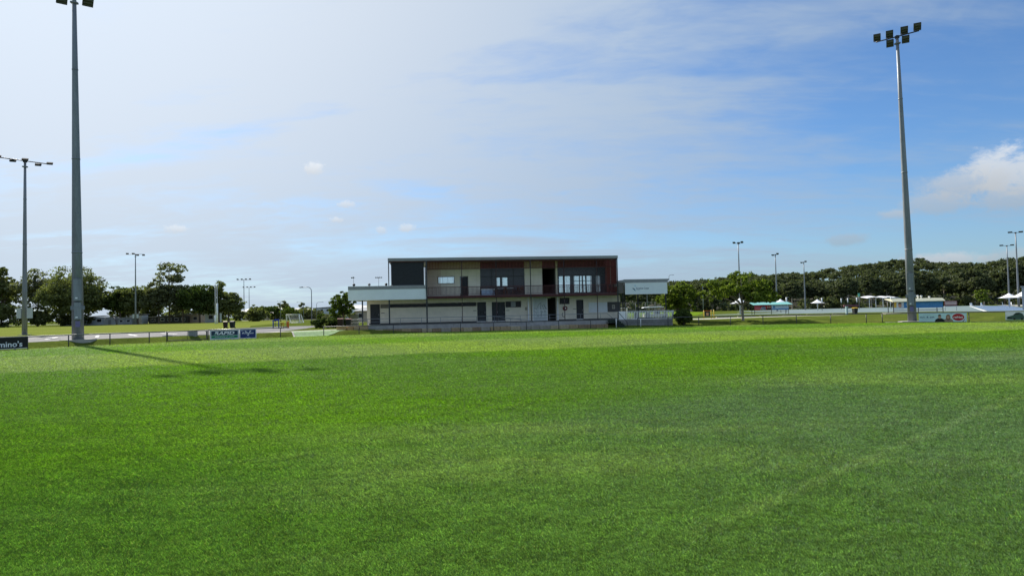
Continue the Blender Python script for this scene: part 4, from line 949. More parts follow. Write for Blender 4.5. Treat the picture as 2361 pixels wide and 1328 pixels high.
MB().poly([(.66, -0.0262, .70), (.87, -0.0262, .85), (1.12, -0.0262, .88), (1.12, -0.0262, .74)]).build('car_window', car_k, e); MB().poly([(.14, -0.0262, .36), (.24, -0.0262, .48), (.55, -0.0262, .45), (.55, -0.0262, .32)]).build('car_grille', car_k, e)
for x in (.72, 1.30): MB().poly(disc(x, .33, .10, .09, -0.0268, 14)).build('car_wheel', ink_black, e)
text_mesh('lettering', 'ELECTRIC', ink_black, e, 1.98, .70, .72, .07, -0.026); text_mesh('lettering', 'Car hire', ink_black, e, 1.92, .58, .55, .08, -0.026)

# floodlight masts
def luminaire_meshes(wd, hg):
    fr = MB().box(-wd / 2, wd / 2, 0.02, 0.10, -hg / 2, hg / 2).box(-wd / 2 - .02, -wd / 2, -0.06, 0.08, -hg / 2, hg / 2).box(wd / 2, wd / 2 + .02, -0.06, 0.08, -hg / 2, hg / 2).mesh('luminaire', lamp_mat)
    lv = MB().add([(-wd / 2, 0.018, hg * .13), (wd / 2, 0.018, hg * .13), (wd / 2, -0.12, -hg * .13), (-wd / 2, -0.12, -hg * .13), (-wd / 2, 0.018, hg * .10), (wd / 2, 0.018, hg * .10), (wd / 2, -0.12, -hg * .155), (-wd / 2, -0.12, -hg * .155)], [(0, 1, 2, 3), (7, 6, 5, 4), (0, 4, 5, 1), (1, 5, 6, 2), (2, 6, 7, 3), (3, 7, 4, 0)]).mesh('louver', louver_mat)
    return fr, lv
LUM = {}
def mast(x, y, h, r0, r1, label, arm, lamps, aim, size=(0.72, 0.80), z=None, pm=None, boxes=False, tilt=48, group='floodlight masts around the grounds', side_boxes=False, lw=True, lean=0.0):
    z = zf(x, y) if z is None else z
    t = empty('floodlight_mast', (x, y, z), label, 'floodlight', group)
    t.rotation_euler.y = lean
    m = pm or galv
    zz = [0, h * .25, h * .251, h * .52, h * .521, h * .78, h * .781, h]; rr = lambda q: r0 + (r1 - r0) * (q / h)
    b = MB(); b.tube([(0, 0, q) for q in zz], [rr(q) * (1.0 if i % 2 == 0 else 0.985) for i, q in enumerate(zz)], 14); pole = b.build('pole', m, t)
    if r0 > 0.2:
        for q in (h * .25, h * .52, h * .78): MB().tube([(0, 0, q - .05), (0, 0, q + .05)], rr(q) + 0.02, 14).build('joint_band', m, pole)
    A = Vector((arm[0], arm[1], 0)); L = A.length; A.normalize()
    MB().tube([-A * L / 2 + Vector((0, 0, h + .05)), A * L / 2 + Vector((0, 0, h + .05))], max(0.045, r1 * .45), 8).build('crossarm', dark_metal, t)
    MB().box(-.16, .16, -.16, .16, h - .14, h + .14).build('arm_bracket', dark_metal, t)
    if lw: MB().box(-.22, .22, -.22, .22, h - .75, h - .60).build('platform_collar', galv_dark, t)
    if size not in LUM: LUM[size] = luminaire_meshes(*size)
    fr, lv = LUM[size]
    for s_, up in lamps:
        c = A * (s_ * L / 2) + Vector((0, 0, h + .05 + (size[1] * .58 if up > 0 else -size[1] * .66) * abs(up)))
        az = math.atan2(aim[1], aim[0]) + R(90)
        o = bpy.data.objects.new('luminaire', fr); link(o, t); o.location = c; o.rotation_euler = Euler((R(tilt), 0, az))
        for k in (-1, 0, 1):
            l = bpy.data.objects.new('louver', lv); link(l, o); l.location.z = k * size[1] * .32
        if size[0] > .5:
            for k in (-1, 1):
                q = A * (s_ * L / 2 + k * size[0] * .45) + Vector((0, 0, h + .05)); MB().tube([q, (q.x, q.y, c.z)], 0.018, 5).build('lamp_bracket', dark_metal, t)
    if boxes:
        f = Vector((-x, -y, 0)).normalized(); rz = math.atan2(f.y, f.x) + R(90); M3 = Matrix.Rotation(rz, 3, 'Z')
        for (zc, hh, wd, mm) in ((4.05, 1.75, 0.56, galv), (2.35, 1.35, 0.50, galv)):
            bx = MB().obox(f * (r0 + .06) + Vector((0, 0, zc)), (wd, .22, hh), M3).build('control_box', mm, t)
            MB().obox(f * (r0 + .175) + Vector((-.08 * M3.col[0].x, -.08 * M3.col[0].y, zc - hh * .38)), (.16, .012, .10), M3).build('label_plate', ink_white, bx)
            MB().obox(f * (r0 + .175) + Vector((0, 0, zc + hh * .22)), (wd * .8, .010, .03), M3).build('hinge_strip', galv_dark, bx)
        MB().obox(f * (r0 + .012) + Vector((0, 0, 1.30)), (.34, .012, .48), M3).build('warning_sticker', mat('purple sticker', (0.17, 0.15, 0.30), 0.5, 0.1, 6), t)
        MB().obox(f * (r0 * .7) + Vector((0, 0, 2.6)), (2 * r0 + .1, .3, .32), M3).build('strap', galv, t)
        ft = MB().prism([(1.5 * math.cos(R(a)) * 0.92, 1.1 * math.sin(R(a))) for a in (22, 68, 112, 158, 202, 248, 292, 338)], -0.3, 0.06, 'z').build('footing', concrete_pale, t)
    else:
        MB().box(-.5, .5, -.5, .5, -.2, .05).build('footing', concrete_pale, t)
    if side_boxes:
        for k in (-1, 1): MB().box(k * .62 - .26, k * .62 + .26, -.15, .15, 2.0, 3.25).build('control_box', mat('pale grey cabinet', (0.42, 0.46, 0.46), 0.6, 0.08, 3), t)
    return t
six = [(-.93, 1), (-.34, 1), (.34, 1), (.93, 1), (-.34, -1), (.38, -1)]
mast(-35.25, 55.4, 28.4, 0.44, 0.15, 'very tall grey floodlight mast on the left with its lamps at the top edge', (4.9, 1.7), six, (0.62, -0.78), size=(.74, .80), boxes=True, lean=-0.011)
mast(40.85, 69.9, 29.45, 0.42, 0.14, 'very tall grey floodlight mast on the right beside the pale blue sign', (2.95, -2.75), six, (-0.45, -0.89), size=(.64, .78), boxes=True, lean=-0.012)
four = [(-.92, .5), (-.25, .5), (.25, -.5), (.92, -.5)]
mast(-59.3, 83.0, 21.2, 0.30, 0.13, 'grey floodlight mast at the far left edge with grey cabinets on its shaft', (3.4, 4.4), [(-1, .3), (-.45, -.4), (0, .5), (.5, -.6), (.95, .3)], (-0.5, 0.85), size=(.62, .62), side_boxes=True, tilt=68)
mast(-117.0, 212.0, 21.8, 0.28, 0.12, 'grey floodlight mast standing before the trees on the far side of the left field', (5.0, 0.9), four, (-0.5, 0.85), size=(.75, .75), side_boxes=True, tilt=65)
mast(-150.9, 384, 22.6, 0.28, 0.14, 'distant floodlight mast, taller of the pair right of the goal posts', (7.5, 0.8), [(-.9, .5), (-.3, .5), (.3, .5), (.9, .6)], (0.1, -1), size=(1.0, .8), lw=False)
mast(-177.3, 460, 21.5, 0.28, 0.14, 'distant floodlight mast, shorter of the pair right of the goal posts', (8, 0.8), [(-.9, .5), (-.3, .5), (.3, .5), (.9, .6)], (0.1, -1), size=(1.0, .8), lw=False)
mast(-92.85, 400, 23.1, 0.2, 0.1, 'distant mast seen just above the left end of the low clubhouse roof', (2.4, 0.2), [(0, .6), (-.8, .2)], (0.1, -1), size=(.8, .8), lw=False)
mast(-78.1, 400, 22.9, 0.2, 0.1, 'distant four lamp mast seen above the low clubhouse roof beside the blind', (3.6, 0.2), [(-.9, .4), (-.3, .4), (.3, .4), (.9, .4)], (0.1, -1), size=(.8, .6), lw=False)
mast(-104, 430, 15.5, 0.2, 0.1, 'distant four lamp mast above the round tree left of the clubhouse', (4.4, 0.2), [(-.9, .4), (-.3, .4), (.3, .4), (.9, .4)], (0.1, -1), size=(.8, .5), lw=False)
mast(50.7, 152, 15.6, 0.20, 0.10, 'dark headed floodlight mast rising behind the spreading green tree', (1.9, -0.6), [(-.9, .5), (.1, .1), (.8, .7)], (-.6, -.8), size=(.5, .5), tilt=70, lw=False)
mast(73.6, 190, 15.7, 0.22, 0.11, 'slim floodlight mast rising behind the teal roofed shelter', (1.5, -0.7), [(-.8, -.3), (.7, .8)], (-.6, -.8), size=(.6, .5), tilt=70, lw=False)
mast(94.3, 220, 15.3, 0.24, 0.11, 'slim floodlight mast between the teal roofed shelter and the small white umbrella', (1.5, -0.7), [(-.8, -.3), (.7, .8)], (-.6, -.8), size=(.6, .5), tilt=70, lw=False)
mast(145.5, 200, 17.6, 0.24, 0.11, 'slim twin armed mast near the right edge, shorter of the two', (3.6, -0.5), [(-.8, .4), (.8, .5)], (-.6, -.8), size=(.9, .5), tilt=75, lw=False)
mast(126.0, 170, 18.4, 0.26, 0.12, 'slim twin armed mast near the right edge, taller of the two', (3.0, -0.5), [(-.8, .4), (.8, .5)], (-.6, -.8), size=(.9, .5), tilt=75, lw=False)

def street_lamp(x, y, h, arm, label, r=0.07, m=galv):
    z = zf(x, y); t = empty('street_lamp', (x, y, z), label, 'street lamp', 'street lamps beyond the fence')
    s_ = math.copysign(1, arm); k = abs(arm)
    MB().tube([(0, 0, 0), (0, 0, h * .55), (0, 0, h - k * .45), (s_ * k * .06, 0, h - k * .22), (s_ * k * .22, 0, h - k * .06), (s_ * k * .42, 0, h), (arm, 0, h)], [r * 1.2, r, r * .8, r * .75, r * .7, r * .6, r * .5], 8).build('pole', m, t)
    MB().prism([(arm - s_ * .1, h - .05), (arm + s_ * .55, h - .06), (arm + s_ * .6, h + .01), (arm + s_ * .1, h + .08)], -.14, .14, 'y').build('lamp_head', dark_metal, t)
street_lamp(-30.87, 105, 5.95, -1.25, 'nearest curved arm street lamp, left of the clubhouse beside the path')
street_lamp(-84.9, 250, 7.1, -0.7, 'thin distant street lamp standing among the shrubs left of the white goals', 0.09)
street_lamp(-76.5, 250, 6.6, -1.9, 'distant street lamp with arm to the left, above the pale roofs', 0.09)
street_lamp(-71.7, 250, 6.5, 2.0, 'distant street lamp with arm to the right, above the pale roofs', 0.09)
street_lamp(-60.6, 250, 8.4, -1.2, 'distant street lamp seen under the low roof end of the clubhouse', 0.09)
street_lamp(57.6, 250, 13.6, 1.3, 'street lamp rising at the right end of the pavilion roof', 0.10)
street_lamp(47.5, 170, 7.3, -0.55, 'pale street lamp by the forest between bushy tree and spreading tree', 0.10)
street_lamp(79.5, 290, 7.0, -1.6, 'dim distant street lamp against the forest left of the orange frame', 0.09)
street_lamp(41.5, 210, 7.2, -2.5, 'distant street lamp seen beneath the pavilion roof', 0.09)

# ------------------------------------------------------------------ small things on the left
def bin_(x, y, label, body, lid, rz=0.0, s=1.0):
    t = empty('wheelie_bin', (x, y, zf(x, y)), label, 'bin', 'wheelie bins', rz); t.scale = (s,) * 3
    MB().add([(-.22, -.26, .08), (.22, -.26, .08), (.22, .26, .08), (-.22, .26, .08), (-.29, -.34, .92), (.29, -.34, .92), (.29, .34, .92), (-.29, .34, .92)], [(3, 2, 1, 0), (4, 5, 6, 7), (0, 1, 5, 4), (1, 2, 6, 5), (2, 3, 7, 6), (3, 0, 4, 7)]).build('body', body, t)
    MB().prism([(-.36, .922), (.38, .922), (.38, .97), (0, 1.03), (-.36, .97)], -.30, .30, 'x').build('lid', lid, t)
    for i in (-1, 1): MB().tube([(i * .24 - .03, .30, .1), (i * .24 + .03, .30, .1)], .1, 10).build('wheel', black_paint, t)
    MB().tube([(-.25, .42, .9), (.25, .42, .9)], .02, 6).build('handle', body, t)
bin_dark = mat('dark bin plastic', (0.020, 0.022, 0.022), 0.6, 0.1, 3); bin_brown = mat('brown bin plastic', (0.035, 0.018, 0.015), 0.6, 0.1, 3); lid_cream = mat('cream bin lid', (0.35, 0.27, 0.14), 0.6, 0.1, 3); lid_yellow = mat('yellow bin lid', (0.62, 0.40, 0.02), 0.5, 0.1, 3); lid_red = mat('dull red bin lid', (0.13, 0.03, 0.02), 0.6, 0.1, 3)
bin_(-41.2, 98, 'dark wheelie bin with cream lid behind the green sign, left of the pair', bin_brown, lid_cream, .2); bin_(-40.2, 98, 'dark wheelie bin with dark lid behind the green sign, right of the pair', bin_dark, bin_dark, -.1)
bin_(50.1, 100, 'dark wheelie bin with yellow lid beside the pale teal court', bin_dark, lid_yellow, .1); bin_(-20.2, 80.2, 'dark wheelie bin with dull red lid left of the terrace handrail', bin_brown, lid_red, .1, 1.15); bin_(-19.3, 80.6, 'dark wheelie bin nearest the clubhouse wall left of the terrace', bin_dark, lid_red, -.1, 1.1)
ub = MB().box(-.34, .34, -.2, .2, 0, .85).box(-.38, .38, -.24, .24, .851, .91).build('utility_cabinet', mat('grey cabinet', (0.24, 0.25, 0.26), 0.7, 0.12, 3)); ub.location = (-28.7, 61.3, 0.02); tag(ub, 'low grey utility cabinet on the car park edge behind the pipe gate', 'cabinet')
hs = MB().tube([(0, 0, .30), (.45, 0, .34), (.9, 0, .28), (1.15, 0, .1), (1.22, 0, -.2)], .10, 10).build('drain_pipe', concrete); hs.location = (-31.2, 60.9, .15); tag(hs, 'grey curved drain pipe in the grass behind the left part of the pipe gate', 'pipe')
ubx = MB().box(-.5, .5, -.3, .3, 0, 1.5).box(-.54, .54, -.34, .34, 1.501, 1.58).build('utility_cabinet', mat('green grey cabinet', (0.20, 0.21, 0.17), 0.7, 0.12, 3)); ubx.location = (-21.3, 92, PLAT); tag(ubx, 'tall grey green utility cabinet behind the round tree left of the clubhouse', 'cabinet')

blue_m = mat('royal blue frame', (0.03, 0.06, 0.28), 0.5, 0.1, 3); orange_m = mat('orange frame', (0.60, 0.16, 0.02), 0.5, 0.1, 3); yellow_m = mat('yellow frame', (0.62, 0.42, 0.03), 0.5, 0.1, 3)
ex = empty('exercise_station', (-30.85, 88, PLAT), 'royal blue outdoor exercise frame with black knobs beside the path', 'exercise frame')
for x in (0.0, 0.72):
    MB().tube([(x, 0, 0), (x, 0, 1.05)], .075, 8).build('post', blue_m, ex)
    for z in (.35, .65, .95): MB().lathe([(0, -.09), (.09, -.05), (.09, .05), (0, .09)], 8, (x + .26, 0, z)).build('knob', black_paint, ex)
MB().prism([(-.1, .98), (.82, .98), (.82, 1.1), (.6, 1.25), (.45, 1.17), (.3, 1.25), (.1, 1.12), (-.1, 1.1)], -.06, .06, 'y').build('header', blue_m, ex)
MB().tube([(0, 0, .66), (.72, 0, .66)], .03, 6).build('crossbar', blue_m, ex)
ob = empty('step_station', (-29.85, 88.2, PLAT), 'orange and yellow exercise step frame right of the blue frame', 'exercise frame')
for x, m in ((0.0, yellow_m), (0.22, yellow_m), (0.72, orange_m), (0.92, orange_m)): MB().tube([(x, 0, 0), (x, 0, .78 if m is yellow_m else .92)], .05, 8).build('post', m, ob)
MB().box(-.05, .3, -.05, .05, .5, .75).build('panel', yellow_m, ob); MB().box(.66, .97, -.05, .05, .06, .86).build('panel', orange_m, ob); MB().box(0.3, .7, -.15, .15, .18, .24).build('step', mat('dark plate', (0.12, 0.10, 0.09), 0.6, 0.1, 3), ob)
og = empty('exercise_station', (25.75, 92, PLAT), 'yellow framed exercise station with a dark panel beside the right path', 'exercise frame')
for x in (0.0, 1.0): MB().tube([(x, 0, 0), (x, 0, 1.15)], .06, 8).build('post', yellow_m, og)
MB().tube([(1.5, .5, 0), (1.5, .5, 1.2)], .06, 8).build('post', yellow_m, og); MB().box(.12, .82, -.05, .05, .35, 1.0).build('panel', black_paint, og); MB().box(.30, .62, -.062, -.051, .42, .82).build('placard', mat('orange grey placard', (0.45, 0.25, 0.12), 0.6, 0.1, 4), og); MB().box(-.05, 1.05, -.05, .05, 1.02, 1.08).build('crossbar', orange_m, og)

def posts(x, y, h, label, dx=(0.55, 0.25)):
    t = empty('rugby_goal', (x, y, PLAT), label, 'goal posts', rz=R(108.6))
    for k in (0, 5.5):
        MB().tube([(k, 0, 0), (k, 0, h)], .065, 8).build('upright', white_paint, t); MB().tube([(k, 0, 0), (k, 0, 2.2 if k == 0 else 5.5)], .22, 10).build('padding', white_metal, t)
    MB().tube([(0, 0, 3.0), (5.5, 0, 3.0)], .06, 8).build('crossbar', white_paint, t)
posts(-79.2, 182, 11.0, 'white rugby goal posts seen edge on across the left field')
def goal(x, y, wd, h, dp, label, rz=0.0):
    t = empty('football_goal', (x, y, PLAT), label, 'goal', 'portable white football goals', rz)
    MB().tube([(-wd / 2, 0, 0), (-wd / 2, 0, h), (wd / 2, 0, h), (wd / 2, 0, 0)], .06, 8).build('front_frame', white_paint, t)
    for k in (-1, 1): MB().tube([(k * wd / 2, 0, h), (k * wd / 2, dp * .35, h), (k * wd / 2, dp, 0), (k * wd / 2, 0, 0)], .04, 6).build('side_frame', white_paint, t)
    MB().tube([(-wd / 2, dp, 0.03), (wd / 2, dp, .03)], .04, 6).build('ground_bar', white_paint, t)
    nb = MB()
    for i in range(9):
        q = -wd / 2 + wd * i / 8; nb.tube([(q, dp * .35, h), (q, dp, 0.05)], .014, 4, False)
    for i in range(5): f = i / 5; nb.tube([(-wd / 2, dp * (.35 + .65 * f), h * (1 - f)), (wd / 2, dp * (.35 + .65 * f), h * (1 - f))], .014, 4, False)
    nb.build('net', mat('white net cord', (0.6, 0.6, 0.6), 0.8), t, kind='stuff')
goal(-50.9, 158, 3.6, 1.95, 1.6, 'front white portable football goal of the nested row', -.35); goal(-51.6, 160.5, 3.6, 1.95, 1.6, 'middle white portable football goal of the nested row', -.35); goal(-52.3, 163, 3.6, 1.95, 1.6, 'rear white portable football goal of the nested row', -.35)
goal(14.7, 92, 1.5, 1.65, .8, 'small white goal frame seen behind the left end of the white balustrade', .1)

# ------------------------------------------------------------------ things on the right
tealr = mat('teal roof sheet', (0.20, 0.48, 0.44), 0.45, 0.06, 1); creamr = mat('cream roof sheet', (0.72, 0.69, 0.50), 0.5, 0.05, 1)
def dugout(x, y, wd, h, rz, roofm, label):
    t = empty('team_shelter', (x, y, PLAT), label, 'shelter', 'team shelters beside the right path', rz)
    for k in (0, .5, 1):
        MB().box(k * wd - .04, k * wd + .04, -.04, .04, 0, h).build('post', dark_metal, t)
    for k in (0, 1): MB().box(k * wd - .04, k * wd + .04, 1.3, 1.38, 0, h + .2).build('post', dark_metal, t)
    return t
d1 = dugout(44.6, 126, 6.3, 1.75, .12, tealr, 'teal roofed team shelter with a red picture and a blue white banner')
MB().prism([(-.55, 1.72), (-.55, 1.76), (1.75, 2.22), (1.75, 2.18)], -.35, 6.9, 'x').build('roof', tealr, d1)
d1.rotation_euler.z = .0
bz0, bz1 = .78, 1.70
a_ = box('banner', red_ink, d1, .02, 3.08, -.08, -.05, bz0, bz1); b2 = box('banner', mat('pale banner', (0.58, 0.70, 0.84), 0.5, 0.05, 1), d1, 3.16, 6.28, -.08, -.05, bz0, bz1)
mid_blue = mat('mid blue print', (0.05, 0.22, 0.52), 0.5, 0.05, 2)
for q, (z0, z1) in enumerate(((.9, 1.0), (1.15, 1.28), (1.45, 1.55))): rect('stripe', mat('pale red print', (0.62, 0.22, 0.27), 0.5), a_, .1, 1.3 - q * .1, z0, z1, -.081)
MB().poly([(1.0, -.083, .78), (1.35, -.083, 1.2), (1.55, -.083, 1.55), (2.0, -.083, 1.45), (2.15, -.083, .78)]).build('print', sign_navy, a_)
for q in range(4): MB().poly([(1.1 + q * .25, -.0845, .80), (1.18 + q * .25, -.0845, .80), (1.42 + q * .2, -.0845, 1.4), (1.36 + q * .2, -.0845, 1.4)]).build('stripe', ink_white, a_)
for q in (2.45, 2.85): MB().poly(disc(q, 1.32, .17, .22, -.083, 14)).build('face', skin_ink, a_); MB().poly(disc(q, .98, .24, .2, -.082, 12)).build('print', ink_black, a_)
rect('stripe', mid_blue, b2, 3.16, 6.28, .78, 1.0, -.081); MB().poly(disc(3.62, 1.32, .24, .22, -.083, 18)).build('emblem', mid_blue, b2)
text_mesh('lettering', 'Netball', mat('pale lettering', (0.36, 0.48, 0.66), 0.5), b2, 5.0, 1.42, 1.9, .18, -.084)
box('bench', galv, d1, .3, 6.0, .6, .95, .40, .45); box('rail', galv, d1, 0.05, 6.25, -.03, 0.0, .55, .60)
d2 = dugout(55.2, 99, 7.3, 1.75, .03, creamr, 'cream roofed team shelter with blue banners behind the tall right mast')
MB().prism([(-.4, 1.70), (-.4, 1.76), (.2, 2.15), (1.7, 2.18), (1.7, 2.1)], -.3, 7.45, 'x').build('roof', creamr, d2)
a_ = box('banner', mat('pale face banner', (0.55, 0.60, 0.66), 0.5, 0.1, 1), d2, .04, 1.5, -.08, -.05, .68, 1.66); b2 = box('banner', mid_blue, d2, 1.52, 7.26, -.08, -.05, .78, 1.68)
rect('stripe', mat('amber print', (0.62, 0.40, 0.06), 0.5), a_, .04, .42, .9, 1.66, -.081); MB().poly(disc(.92, 1.2, .26, .34, -.083, 18)).build('face', skin_ink, a_); MB().poly([(.92 + .28 * math.cos(t * math.pi / 8), -.085, 1.4 + .2 * math.sin(t * math.pi / 8)) for t in range(9)]).build('hair', ink_black, a_)
text_mesh('lettering', 'Proudly', ink_white, b2, 2.3, 1.25, .95, .18, -.083); text_mesh('lettering', 'supporting local sport', sky_ink, b2, 5.3, 1.36, 2.9, .14, -.083); text_mesh('lettering', 'community infrastructure', sky_ink, b2, 5.4, 1.14, 3.5, .13, -.083)
box('bench', galv, d2, .3, 7.0, .6, .95, .40, .45); box('rail', galv, d2, 0.05, 7.25, -.03, 0.0, .50, .56); box('rail', galv, d2, 0.05, 7.25, -.03, 0.0, .20, .24)
for q, hh in ((4.3, .42), (4.8, .38), (6.0, .25)): MB().lathe([(.09, 0), (.09, hh * .6), (.16, hh * .62), (.16, hh), (0, hh + .05)], 10, (q, 1.0, 2.16)).build('roof_vent', white_metal, d2)
sl = MB().box(-.9, 3.2, -.7, .7, -.1, .06).build('concrete_slab', concrete_pale); sl.location = (53.6, 97.2, PLAT - .02); tag(sl, 'thin pale concrete slab in front of the cream roofed shelter', 'slab')

canopy_m = mat('white canopy fabric', (0.78, 0.79, 0.82), 0.8, 0.03, 1)
def umbrella(x, y, r, h, label):
    t = empty('shade_umbrella', (x, y, PLAT), label, 'umbrella', 'white shade umbrellas around the courts')
    n = 4; vs = [(0, 0, h)]; m_ = 6
    for i in range(1, m_ + 1):
        f = i / m_; zz = h - (h * .32) * (1 - (1 - f) ** 1.7)
        for k in range(16):
            a = 2 * math.pi * k / 16 + .39; sq = 1 / max(abs(math.cos(a - .39 - math.pi / 4)), abs(math.sin(a - .39 - math.pi / 4))) * .80
            rr_ = r * f * (1 + (sq - 1) * f); vs.append((rr_ * math.cos(a), rr_ * math.sin(a), zz - .12 * f * (sq - .8)))
    fs = [(0, 1 + k, 1 + (k + 1) % 16) for k in range(16)] + [(1 + i * 16 + k, 1 + (i + 1) * 16 + k, 1 + (i + 1) * 16 + (k + 1) % 16, 1 + i * 16 + (k + 1) % 16) for i in range(m_ - 1) for k in range(16)]
    MB().add(vs, fs, True).build('canopy', canopy_m, t)
    MB().tube([(0, 0, 0), (0, 0, h - .02)], .09, 8).build('pole', white_metal, t)
    for k in range(4):
        a = R(45 + 90 * k); MB().tube([(0, 0, h * .55), (r * .6 * math.cos(a), r * .6 * math.sin(a), h * .75)], .03, 5).build('strut', white_metal, t)
umbrella(43.3, 130, 2.15, 3.15, 'white shade umbrella behind the trunk of the spreading tree'); umbrella(58.9, 150, 2.1, 3.0, 'white shade umbrella peeping over the teal roofed shelter'); umbrella(80.4, 180, 2.1, 3.0, 'white shade umbrella standing alone on the court left of the awnings')
umbrella(109.1, 150, 2.5, 3.2, 'white shade umbrella at the right edge, left of the two'); umbrella(97.3, 130, 2.3, 3.35, 'white shade umbrella at the extreme right edge, partly out of view')
def netpost(x, y, label, h=3.3):
    t = empty('netball_post', (x, y, PLAT), label, 'netball post', 'netball posts on the courts')
    MB().tube([(0, 0, 0), (0, 0, h)], .05, 8).build('pole', dark_metal, t); MB().tube([(0, 0, h * .62), (0, 0, h * .98)], .14, 10).build('padding', white_metal, t)
    MB().tube([(-.1, -.15, h - .05), (-.1 + .19, -.34, h - .05), (.28, -.53, h - .05), (.09, -.72, h - .05), (-.2, -.6, h - .05), (-.28, -.34, h - .05), (-.1, -.15, h - .05)], .02, 5).build('ring', white_metal, t)
for x, y, lb in ((58.6, 146, 'netball post behind the right end of the teal shelter'), (79.3, 175, 'netball post just right of the small white umbrella'), (96.3, 200, 'netball post left of the close pair on the court'), (98.2, 200, 'netball post, right one of the close pair'), (93.8, 186, 'netball post left of the yellow lidded bin'), (101.4, 183, 'netball post at the left end of the awning shelter')): netpost(x, y, lb)
gs = empty('green_signal', (99.5, 196, PLAT), 'pole with a small green sign beside the yellow lidded bin', 'sign'); MB().tube([(0, 0, 0), (0, 0, 4.6)], .06, 8).build('pole', galv, gs); MB().box(-.28, .28, -.08, -.0, 3.6, 4.6).build('sign_plate', mat('mint green sign', (0.12, 0.40, 0.30), 0.5, 0.1, 3), gs)
tp = MB().box(-.12, .12, -.12, .12, 0, 1.15).box(-.16, .16, -.16, .16, 1.151, 1.22).box(.121, .6, -.05, .05, .5, .58).build('water_point', mat('pale teal bollard', (0.34, 0.47, 0.48), 0.6, 0.08, 3)); tp.location = (48.9, 100, PLAT); tag(tp, 'pale teal drinking water bollard left of the yellow lidded bin', 'bollard')
aw = empty('awning_shelter', (118, 230, PLAT), 'long court shelter with three white curved roofs on slim posts', 'shelter')
for k, x0 in enumerate((0.3, 6.2, 9.8)):
    wd = (6.0, 4.4, 3.6)[k]; y0 = k * 1.5
    out = [(x0 + wd * i / 8, 3.3 - k * .1 + .75 * math.sin(math.pi * (.18 + .72 * i / 8))) for i in range(9)]; nb_ = len(out); dn = [(a, z - .10) for a, z in out]
    MB().add([(a, y0 - 2.4, z - .30) for a, z in out] + [(a, y0 + 2.2, z + .12) for a, z in out] + [(a, y0 - 2.4, z - .30) for a, z in dn] + [(a, y0 + 2.2, z + .12) for a, z in dn],
             [(i, i + 1, nb_ + i + 1, nb_ + i) for i in range(nb_ - 1)] + [(2 * nb_ + i + 1, 2 * nb_ + i, 3 * nb_ + i, 3 * nb_ + i + 1) for i in range(nb_ - 1)] + [(i, 2 * nb_ + i, 2 * nb_ + i + 1, i + 1) for i in range(nb_ - 1)] + [(nb_ + i, nb_ + i + 1, 3 * nb_ + i + 1, 3 * nb_ + i) for i in range(nb_ - 1)]).build('curved_roof', canopy_m, aw)
    for q in (.32, .68): MB().tube([(x0 + wd * q, y0, 0), (x0 + wd * q, y0, 3.75 - k * .1)], .10, 8).build('post', white_metal, aw)
bs = box('bench', mat('maroon bench', (0.14, 0.05, 0.06), 0.7, 0.1, 3), aw, -6.5, -1.6, -.4, .4, .7, 1.3)
ms_ = empty('score_sign', (75.9, 120, PLAT), 'maroon and white board on legs right of the cream roofed shelter', 'sign')
box('board', mat('maroon board', (0.13, 0.035, 0.04), 0.5, 0.1, 2), ms_, 0, 2.2, -.03, .03, .85, 1.75); rect('print_panel', mat('pink grey print', (0.45, 0.33, 0.31), 0.5), ms_, .1, 2.1, 1.05, 1.65, -.031); text_mesh('lettering', 'Clubhouse', ink_black, ms_, 1.1, 1.5, 1.7, .16, -.035)
for q in (.1, 2.1): MB().box(q - .04, q + .04, .031, .09, 0, 1.75).build('leg', galv, ms_)
MB().box(0, 2.2, -.03, .03, .68, .78).build('rail', white_metal, ms_)
ga = empty('grey_hut', (82.4, 110, PLAT), 'edge of a light grey building at the right border of the picture', 'building', rz=-0.645)
box('wall', mat('light grey cladding', (0.36, 0.38, 0.40), 0.7, 0.08, 1), ga, -.25, 4.5, 0, 4, 0, 3.7); box('roof', roof_grey, ga, -.4, 4.7, -.2, 4.2, 3.701, 3.85)
box('window', glaz_dark, ga, 1.0, 2.4, -.02, -.001, 1.2, 2.2)
for i, (x, y) in enumerate(((121, 180), (124.5, 181), (128, 178), (131, 179))):
    c = empty('plastic_chair', (x, y, PLAT), ('leftmost', 'second from left', 'third from left', 'rightmost')[i] + ' white plastic chair beside the blue court near the forest', 'chair', 'white chairs beside the blue court', i * .4)
    box('seat', white_metal, c, -.3, .3, -.3, .3, .45, .52); box('backrest', white_metal, c, -.3, .3, .25, .3, .521, 1.15)
    for a in (-1, 1):
        for b_ in (-1, 1): box('leg', white_metal, c, a * .26 - .03, a * .26 + .03, b_ * .26 - .03, b_ * .26 + .03, 0, .449)
# white roofed cart and fence seen through the pavilion
ct = empty('golf_buggy', (20.7, 99, PLAT), 'white roofed buggy parked behind the pavilion balustrade', 'buggy')
MB().prism([(-1.9, 1.62), (-1.75, 1.72), (-.8, 1.82), (1.0, 1.86), (1.75, 1.80), (1.85, 1.70)], -.8, .8, 'y').build('roof', white_metal, ct)
for x in (-1.3, 1.4):
    for y in (-.65, .65): MB().box(x - .03, x + .03, y - .03, y + .03, .6, 1.69).build('post', dark_metal, ct)
MB().box(-1.7, 1.7, -.65, .65, .35, .75).build('body', mat('cream buggy body', (0.5, 0.48, 0.40), 0.4, 0.05, 2), ct)
for x in (-1.15, 1.15):
    for y in (-.68, .68): MB().tube([(x, y - .1, .25), (x, y + .1, .25)], .25, 14).build('wheel', black_paint, ct)
MB().box(-.1, .5, -.55, .55, .751, 1.2).build('seat', dark_metal, ct)
cf = empty('wire_fence', (17, 112, PLAT), 'wire mesh court fence on thin posts behind the pavilion', 'fence')
